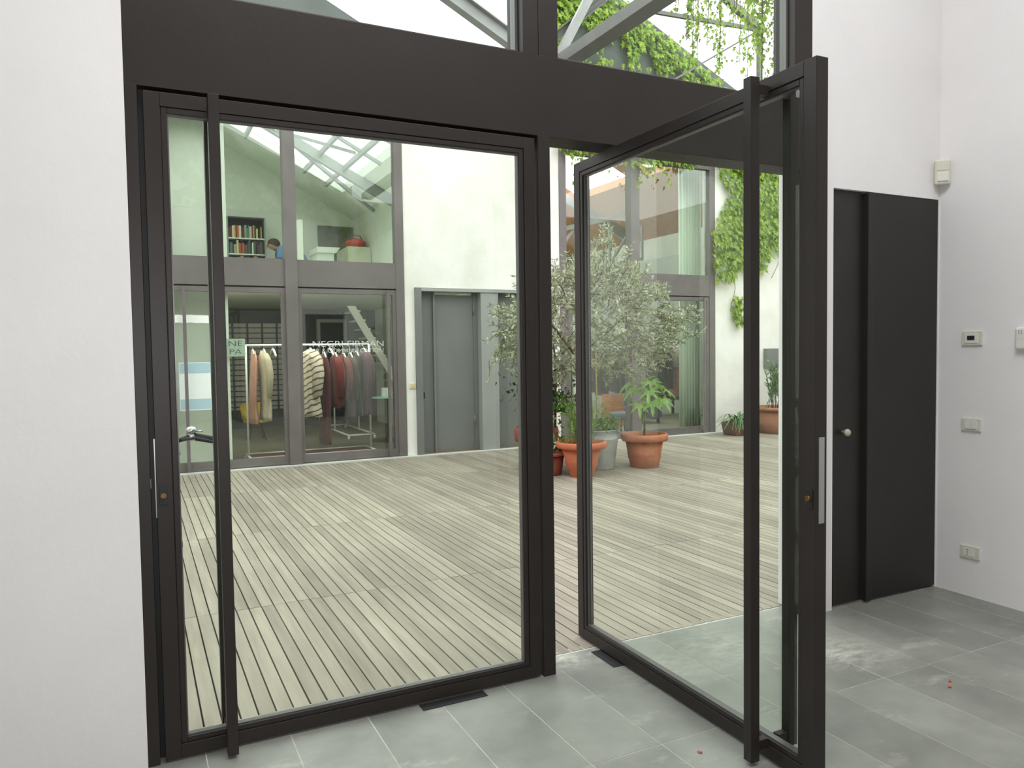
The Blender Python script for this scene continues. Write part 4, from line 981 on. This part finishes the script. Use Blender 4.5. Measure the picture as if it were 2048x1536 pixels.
# second rack deeper in the shop
r2 = rack('clothes_rack', 2.9, 3.3, 9.7, .9, 1.45, 'white rack with wide wheeled base deep inside the shop')
for i, (yy, c_, lb) in enumerate(((9.1, (78, 60, 44), 'brown coat on the deeper shop rack'), (9.4, (60, 48, 44), 'dark brown dress on the deeper shop rack'), (9.8, (90, 74, 50), 'khaki jacket on the deeper shop rack'))):
    garment(2.98 + .1 * i, 9.7, 1.36, .45 - .05 * i, .05, .06, .2, cm('cloth_%d' % i, c_), lb, rail=1.45, group='garments on the deeper rack')
# pedestal table
t = empty('pedestal_table', (3.40, 8.35, 0)); tag(t, 'small pedestal table with a pale glass top', 'table')
MB().lathe([(.27, 0), (.27, .012), (.05, .04), (.03, .07)], 3.40, 8.35, 28).build('base', DARKW, t); MB().tube([(3.40, 8.35, .05), (3.40, 8.35, .64)], .026, 10).build('pole', GASK, t)
MB().lathe([(.28, .64), (.285, .65), (.28, .66)], 3.40, 8.35, 28).build('table_top', mat('sea_glass', (150, 200, 188), .15), t)
B(3.30, 3.42, 8.26, 8.38, .661, .79).build('gift_box', WHITEM); o = bpy.data.objects['gift_box']; tag(o, 'small pale box on the pedestal table', 'box')
# yellow tub chair
t = empty('tub_chair', (1.66, 9.55, 0)); tag(t, 'yellow moulded tub chair inside the shop', 'chair')
YEL = mat('yellow_plastic', (214, 180, 44), .4)
q = MB(); n = 14
for i in range(n + 1):
    a = math.radians(20 + 320 * i / n - 90)
    hgt = .30 + .22 * max(0, math.sin(math.pi * i / n)) ** .6
    for r, z in ((.17, .28), (.215, .34), (.235, hgt + .05), (.215, hgt + .052), (.19, .36)): q.v.append((1.66 + r * math.cos(a + math.pi / 2 * 0), 9.55 + r * math.sin(a), z))
for i in range(n):
    for k in range(4): q.smooth.add(len(q.f)); q.f.append((i * 5 + k, (i + 1) * 5 + k, (i + 1) * 5 + k + 1, i * 5 + k + 1))
q.build('shell', YEL, t); MB().lathe([(.10, .26), (.19, .28), (.195, .31), (.005, .315)], 1.66, 9.55, 20).build('seat', YEL, t)
for a in (.8, 2.4, 3.9, 5.5): MB().tube([(1.66 + .1 * math.cos(a), 9.55 + .1 * math.sin(a), .27), (1.66 + .17 * math.cos(a), 9.55 + .17 * math.sin(a), 0)], .009, 6).build('leg', GASK, t)
# black bars on a pale panel, standing in for lines reflected in the glass
t = empty('reflected_lattice', (1.85, 11.48, .35)); tag(t, 'pale wall panel with black bars added for reflected lines', 'display')
B(1.02, 2.66, 11.50, 11.545, .33, 1.86).build('backing_panel', mat('pale_pinkish_panel', (182, 176, 166), .8, var=.05, scale=2), t)
for i in range(16): B(1.02, 2.66, 11.475, 11.495, .38 + i * .093, .395 + i * .093).build('horizontal_bar', GASK, t)
for x in (1.10, 1.32, 1.55, 1.80, 2.05, 2.30, 2.55): B(x, x + .03, 11.46, 11.474, .33, 1.86).build('upright_bar', GASK, t)
# doorway and stair at the back
t = empty('door_6', (3.3, 11.5, 0)); tag(t, 'dark doorway with pale lining at the back of the shop', 'door', kind='structure')
B(3.03, 3.09, 11.46, 11.55, 0, 1.94).build('lining', WALLG, t); B(3.52, 3.58, 11.46, 11.55, 0, 1.94).build('lining', WALLG, t); B(3.09, 3.52, 11.46, 11.55, 1.88, 1.94).build('lining', WALLG, t); B(3.09, 3.52, 11.53, 11.549, 0, 1.88).build('leaf', GASK, t)
t = empty('staircase', (3.8, 10.3, 0)); tag(t, 'white staircase climbing along the side wall of the shop', 'stairs')
MB().prism([(3.22, 2.10), (3.36, 2.10), (4.14, .78), (4.14, .55)], 9.98, 10.03).build('stringer', WALLI, t)
for i in range(9): B(3.36 + i * .085, 3.46 + i * .085, 10.03, 10.75, 2.0 - i * .15, 2.03 - i * .15).build('tread', WALLI, t)

# ------------------------------------------------------------------ upstairs studio
ZF = 2.32
t = empty('bookcase', (2.01, 12.82, ZF)); tag(t, 'grey bookcase filled with books in the upstairs studio', 'bookcase')
x0, x1 = 1.655, 2.36
SH = mat('dark_shelf_back', (70, 72, 66), .8)
B(x0, x0 + .025, 12.68, 12.97, ZF, 3.925).build('side', WALLG, t); B(x1 - .025, x1, 12.68, 12.97, ZF, 3.925).build('side', WALLG, t); B(x0 + .025, x1 - .025, 12.68, 12.97, 3.90, 3.925).build('top', SH, t); B(x0 + .025, x1 - .025, 12.955, 12.97, ZF, 3.90).build('back', SH, t)
shz = [ZF + .03, 2.66, 2.95, 3.23, 3.53]
for z in shz: B(x0 + .025, x1 - .025, 12.68, 12.955, z - .022, z).build('shelf', WALLI, t)
bkm = []
for i, c_ in enumerate(((180, 90, 50), (200, 190, 150), (120, 40, 40), (60, 90, 80), (210, 200, 180), (90, 80, 60), (60, 60, 80), (200, 160, 70), (70, 120, 120), (150, 140, 120), (90, 30, 50), (226, 222, 205))):
    me = MB().box(-.5, .5, -.5, .5, 0, 1).mesh('book', mat('book_cover_%d' % i, c_, .6), (0, 0, 0)); bkm.append(me)
desc = ['orange', 'cream', 'dark red', 'deep green', 'ivory', 'olive brown', 'navy', 'ochre', 'teal', 'taupe', 'wine coloured', 'white']
rown = ['lowest', 'second', 'third', 'fourth', 'top']
for si, z in enumerate(shz):
    x = x0 + .03
    while x < x1 - .06:
        w_ = R.uniform(.018, .045); h_b = R.uniform(.17, .25 if si != 3 else .26); k = R.randrange(12)
        if x + w_ > x1 - .03: break
        o = bpy.data.objects.new('book', bkm[k]); C.objects.link(o); o.location = (x + w_ / 2, 12.80, z); o.scale = (w_ - .002, .19, h_b)
        tag(o, '%s upright book on the %s shelf of the grey bookcase' % (desc[k], rown[si]), 'book', 'books in the studio bookcase'); x += w_ + (R.uniform(.01, .05) if R.random() < .15 else 0)
# person bent over a desk
pcx = 2.62
def skin_body(name, V_, E_, rad, m, parent, sub=2):
    me = bpy.data.meshes.new(name); me.from_pydata(V_, E_, []); o = bpy.data.objects.new(name, me); C.objects.link(o)
    sk = o.modifiers.new('skin', 'SKIN'); sk.use_smooth_shade = True
    for i, r in enumerate(rad): me.skin_vertices[0].data[i].radius = (r, r)
    me.skin_vertices[0].data[0].use_root = True
    sb = o.modifiers.new('smooth', 'SUBSURF'); sb.levels = sub; sb.render_levels = sub
    me.materials.append(m); o.parent = parent
    return o
pe = empty('person', (pcx, 12.0, ZF)); tag(pe, 'person in a blue shirt leaning over a desk upstairs', 'person')
SKINM = mat('skin', (176, 130, 104), .6); HAIR = mat('dark_hair', (62, 50, 42), .8); SHIRT = mat('blue_shirt', (98, 132, 176), .9); TROU = mat('dark_trousers', (52, 54, 60), .9)
# local frame: leans towards -x; hip at (.32,0,.52)
Vb = [(.30, 0, .52), (.22, 0, .74), (.08, 0, .89), (-.06, 0, .94), (-.16, 0, .955), (-.22, 0, .985), (-.275, 0, .995), (-.30, 0, .94),
      (-.12, -.16, .90), (-.16, -.21, .70), (-.32, -.12, .715), (-.39, -.09, .725), (-.06, .17, .90), (-.12, .21, .70), (-.30, .12, .715), (-.37, .09, .725),
      (.30, -.10, .50), (-.10, -.12, .50), (-.06, -.12, .10), (-.16, -.12, .05), (.30, .10, .50), (-.10, .12, .50), (-.06, .12, .10), (-.16, .12, .05)]
Eb = [(0, 1), (1, 2), (2, 3), (3, 4), (4, 5), (5, 6), (6, 7), (3, 8), (8, 9), (9, 10), (10, 11), (3, 12), (12, 13), (13, 14), (14, 15), (0, 16), (16, 17), (17, 18), (18, 19), (0, 20), (20, 21), (21, 22), (22, 23)]
rb = [.15, .15, .17, .16, .06, .10, .105, .07, .06, .048, .034, .03, .06, .048, .034, .03, .09, .065, .045, .04, .09, .065, .045, .04]
body = skin_body('body', Vb, Eb, rb, SKINM, pe)
ss = [0, 1, 2, 3, 8, 9, 12, 13]; mp_ = {a: i for i, a in enumerate(ss)}
skin_body('shirt', [Vb[i] for i in ss], [(mp_[a], mp_[b_]) for a, b_ in Eb if a in mp_ and b_ in mp_], [rb[i] + .03 for i in ss], SHIRT, pe)
ss = [0, 16, 17, 18, 20, 21, 22]; mp_ = {a: i for i, a in enumerate(ss)}
skin_body('trousers', [Vb[i] for i in ss], [(mp_[a], mp_[b_]) for a, b_ in Eb if a in mp_ and b_ in mp_], [rb[i] + .012 for i in ss], TROU, pe)
MB().sphere((-.225, 0, 1.03), .115, .105, .10, 16, 10).build('hair', HAIR, pe, True)
fc = MB()
for s in (-1, 1): fc.sphere((-.345, s * .035, .985), .011, n=8, m=6)
fc.build('eyes', GASK, pe, True); MB().sphere((-.355, 0, .955), .018, .013, .02, 8, 6).build('nose', SKINM, pe, True)
for s in (-1, 1):
    for k in range(4): MB().tube([(-.385, s * .09 + (k - 1.5) * .016, .727), (-.43 - .006 * (k % 3), s * .09 + (k - 1.5) * .018, .715), (-.455 - .006 * (k % 3), s * .09 + (k - 1.5) * .018, .705)], [.009, .008, .006], 6).build('finger', SKINM, pe, True)
    MB().tube([(-.36, s * .055, .72), (-.40, s * .035, .71), (-.42, s * .03, .703)], [.010, .009, .007], 6).build('thumb', SKINM, pe, True)
t = empty('desk', (2.12, 12.0, ZF)); tag(t, 'white desk under the person upstairs', 'desk')
B(1.85, 2.45, 11.5, 12.5, ZF + .66, ZF + .695).build('desk_top', WALLI, t)
for x in (1.9, 2.40):
    for y in (11.55, 12.45): B(x - .02, x + .02, y - .02, y + .02, ZF, ZF + .66).build('leg', WALLI, t)
t = empty('stool', (2.96, 12.0, ZF)); tag(t, 'plain stool under the person upstairs', 'stool')
MB().lathe([(.17, .36), (.18, .37), (.18, .385), (.1, .39)], 2.96, 12.0, 20).build('seat', DARKW, t); t.children[0].location.z += ZF
for a in (.8, 2.4, 3.9, 5.5): MB().tube([(2.96 + .1 * math.cos(a), 12 + .1 * math.sin(a), ZF + .36), (2.96 + .16 * math.cos(a), 12 + .16 * math.sin(a), ZF)], .012, 6).build('leg', DARKW, t)
t = empty('flip_panel', (2.45, 10.0, ZF)); tag(t, 'narrow white standing panel near the studio mullion', 'panel')
B(2.40, 2.49, 9.8, 10.3, ZF, 3.45).build('board', WALLI, t); B(2.30, 2.59, 9.85, 10.25, ZF, ZF + .02).build('base', WALLG, t)
S(B(3.42, 4.14, 12.95, 12.999, 2.6, 3.89).build('window_8', mat('dark_studio_screen', (74, 74, 60), .3, rgb2=(104, 106, 92), scale=3)), 'dark glass panel on the studio back wall', 'window')
t = empty('storage_cabinet', (3.92, 12.4, ZF)); tag(t, 'cream storage cabinet with a red bag on it', 'cabinet')
B(3.70, 4.14, 11.7, 12.6, ZF, 3.33).build('body', mat('cream_laminate', (220, 220, 198), .5), t); B(3.715, 4.12, 11.685, 11.70, ZF + .03, 3.31).build('door', mat('cream_laminate_door', (214, 214, 192), .5), t)
rb_ = empty('red_bag', (3.9, 12.0, 3.33)); tag(rb_, 'slumped bright red bag lying on the cream cabinet', 'bag')
MB().sphere((3.92, 12.0, 3.42), .20, .26, .10, 16, 8).build('body', mat('red_nylon', (206, 56, 40), .6, var=.1, scale=8), rb_); MB().tube([(3.78, 11.85, 3.47), (3.84, 11.8, 3.55), (3.96, 11.8, 3.55), (4.02, 11.85, 3.47)], .012, 6).build('handle', mat('red_strap', (180, 40, 34), .6), rb_)
t = empty('plotter', (3.2, 11.5, ZF)); tag(t, 'white office machine with a jutting top upstairs', 'machine')
B(3.02, 3.32, 11.2, 11.8, ZF, 3.12).build('body', WALLI, t, bev=.02); MB().prism([(3.0, 3.12), (3.34, 3.12), (3.42, 3.22), (3.0, 3.22)], 11.15, 11.85).build('lid', WALLI, t)

# ------------------------------------------------------------------ showroom behind the olive tree
t = empty('curtain', (7.95, 6.95, .05)); tag(t, 'full-height pale curtain gathered at the edge of the glazed bay', 'curtain')
q = MB(); k = 40
for i in range(k + 1):
    x = 7.74 + .42 * i / k; y = 6.95 + .035 * math.sin(i * 1.15) + .012 * math.sin(i * 2.7)
    q.v += [(x, y, .004), (x, y - .005, 2.1), (x, y, 4.25)]
for i in range(k):
    for a in (0, 1): q.smooth.add(len(q.f)); q.f.append((3 * i + a, 3 * i + 3 + a, 3 * i + 4 + a, 3 * i + 1 + a))
cu = q.build('cloth', mat('pale_green_curtain', (214, 226, 208), .9), t); so = cu.modifiers.new('thick', 'SOLIDIFY'); so.thickness = .004
MB().tube([(7.70, 6.95, 4.27), (8.3, 6.95, 4.27)], .012, 8).build('curtain_rail', STG, t)
t = empty('clothes_rail', (9.05, 9.0, 0)); tag(t, 'dark metal clothes rail in the showroom near the curtain', 'clothes rack')
MB().tube([(8.65, 9.0, 1.42), (9.7, 9.0, 1.42)], .012, 8).build('rail', GASK, t)
for x in (8.65, 9.7): MB().tube([(x, 9.0, .02), (x, 9.0, 1.42)], .012, 8).build('upright', GASK, t); MB().tube([(x, 8.75, .02), (x, 9.25, .02)], .014, 8).build('foot_bar', GASK, t)
for i, (x, c_, zb, lb) in enumerate(((8.74, (40, 40, 42), .52, 'charcoal dress at the start of the dark rail'), (8.84, (52, 50, 52), .6, 'dark grey long jacket on the dark rail'), (8.94, (36, 36, 38), .45, 'black long coat on the dark rail'), (9.04, (60, 56, 52), .55, 'brownish black dress on the dark rail'),
                                     (9.16, (150, 140, 126), .95, 'short taupe blouse on the dark rail'), (9.26, (196, 140, 122), .40, 'pink long scarf dress on the dark rail'), (9.36, (44, 40, 44), .5, 'black skirt suit on the dark rail'), (9.47, (200, 214, 206), .55, 'pale mint coat on the dark rail'))):
    garment(x, 9.0, 1.34, zb, .04, .05, .19, cm('rail_cloth_%d' % i, c_), lb, i % 2 == 0, rail=1.42, group='garments on the dark rail')
t = empty('low_bench', (9.2, 9.45, 0)); tag(t, 'long dark plum bench below the showroom clothes', 'bench')
B(8.65, 9.75, 9.25, 9.65, .30, .42).build('seat', cm('plum_upholstery', (70, 44, 56)), t, bev=.02)
for x in (8.72, 9.68):
    for y in (9.3, 9.6): B(x - .02, x + .02, y - .02, y + .02, 0, .30).build('leg', GASK, t)
t = empty('floor_lamp', (8.66, 8.9 + .7, 0)); tag(t, 'floor lamp with a big pale drum shade in the showroom', 'lamp')
MB().lathe([(.14, 0), (.14, .02), (.012, .03)], 8.95, 9.6, 20).build('base', STG, t); MB().tube([(8.95, 9.6, .02), (8.95, 9.6, 1.05)], .012, 8).build('pole', STG, t); MB().lathe([(.20, .98), (.16, 1.34)], 8.95, 9.6, 24, False).build('lamp_shade', emit_mat('lamp_shade_lit', (1, .97, .88), .55), t)
t = empty('clothes_rail', (7.75, 9.4, 0)); tag(t, 'long dark clothes rail behind the olive tree', 'clothes rack')
MB().tube([(7.2, 9.4, 1.42), (8.45, 9.4, 1.42)], .012, 8).build('rail', GASK, t)
for x in (7.2, 8.45): MB().tube([(x, 9.4, .02), (x, 9.4, 1.42)], .012, 8).build('upright', GASK, t); MB().tube([(x, 9.15, .02), (x, 9.65, .02)], .014, 8).build('foot_bar', GASK, t)
nm = ('black', 'deep navy', 'charcoal', 'ink blue', 'soot grey', 'dark teal', 'midnight')
cc = ((34, 34, 36), (38, 42, 58), (54, 54, 56), (30, 38, 54), (62, 62, 62), (40, 54, 56), (28, 30, 40))
for i in range(7): garment(7.45 + .14 * i, 9.4, 1.34, .45 + .07 * (i % 3), .055, .07, .2, cm('dark_cloth_%d' % i, cc[i]), '%s garment on the rail behind the olive tree' % nm[i], i % 2 == 0, rail=1.42, group='dark garments behind the olive')
t = empty('handbag', (7.33, 8.7, 1.0)); tag(t, 'dusty pink handbag hanging on a dark post', 'bag')
q = MB().prism([(7.20, 1.0), (7.45, 1.0), (7.41, 1.17), (7.24, 1.17)], 8.66, 8.76); q.build('body', cm('dusty_pink_leather', (190, 146, 132)), t, bev=.015); MB().tube([(7.26, 8.71, 1.17), (7.30, 8.71, 1.29), (7.36, 8.71, 1.29), (7.40, 8.71, 1.17)], .008, 6).build('handle', cm('pink_strap', (170, 126, 114)), t)
MB().tube([(7.33, 8.71, 1.295), (7.33, 8.71, 1.31), (7.33, 9.4, 1.42)], .004, 5).build('hook', GASK, t)
t = empty('wooden_crate', (7.4, 8.35, 0)); tag(t, 'orange wooden crate standing in the showroom', 'crate')
OW = mat('orange_wood', (178, 112, 58), .6, var=.15, scale=5, stretch=(1, 1, 6))
B(7.27, 7.53, 8.2, 8.5, 0, .03).build('bottom', OW, t)
for i in range(4): B(7.27, 7.53, 8.2, 8.22, .03 + i * .13, .145 + i * .13).build('slat', OW, t); B(7.27, 7.29, 8.22, 8.48, .03 + i * .13, .145 + i * .13).build('slat', OW, t); B(7.51, 7.53, 8.22, 8.48, .03 + i * .13, .145 + i * .13).build('slat', OW, t); B(7.27, 7.53, 8.48, 8.5, .03 + i * .13, .145 + i * .13).build('slat', OW, t)
t = empty('pouf_stool', (6.88, 7.30, 0)); tag(t, 'round blue-grey upholstered stool inside the glazed bay', 'stool')
MB().lathe([(.19, .20), (.215, .22), (.22, .29), (.20, .315), (.1, .325)], 6.90, 7.32, 26).build('seat', cm('blue_grey_felt', (84, 92, 108)), t)
for a in (.8, 2.4, 3.9, 5.5): MB().tube([(6.90 + .13 * math.cos(a), 7.32 + .13 * math.sin(a), .205), (6.90 + .17 * math.cos(a), 7.32 + .17 * math.sin(a), 0)], .010, 6).build('leg', GASK, t)
t = empty('low_sofa', (7.9, 8.45, 0)); tag(t, 'low slate blue sofa in front of the dark garments', 'sofa')
SB = cm('slate_blue_felt', (70, 84, 100)); B(7.62, 8.35, 8.2, 8.7, .10, .30).build('seat', SB, t, bev=.03); B(7.62, 8.35, 8.70, 8.82, .10, .52).build('backrest', SB, t, bev=.03)
for x in (7.68, 8.29):
    for y in (8.26, 8.76): B(x - .02, x + .02, y - .02, y + .02, 0, .10).build('leg', GASK, t)
for x, y in ((7.3, 8.0), (8.6, 9.8)): pass
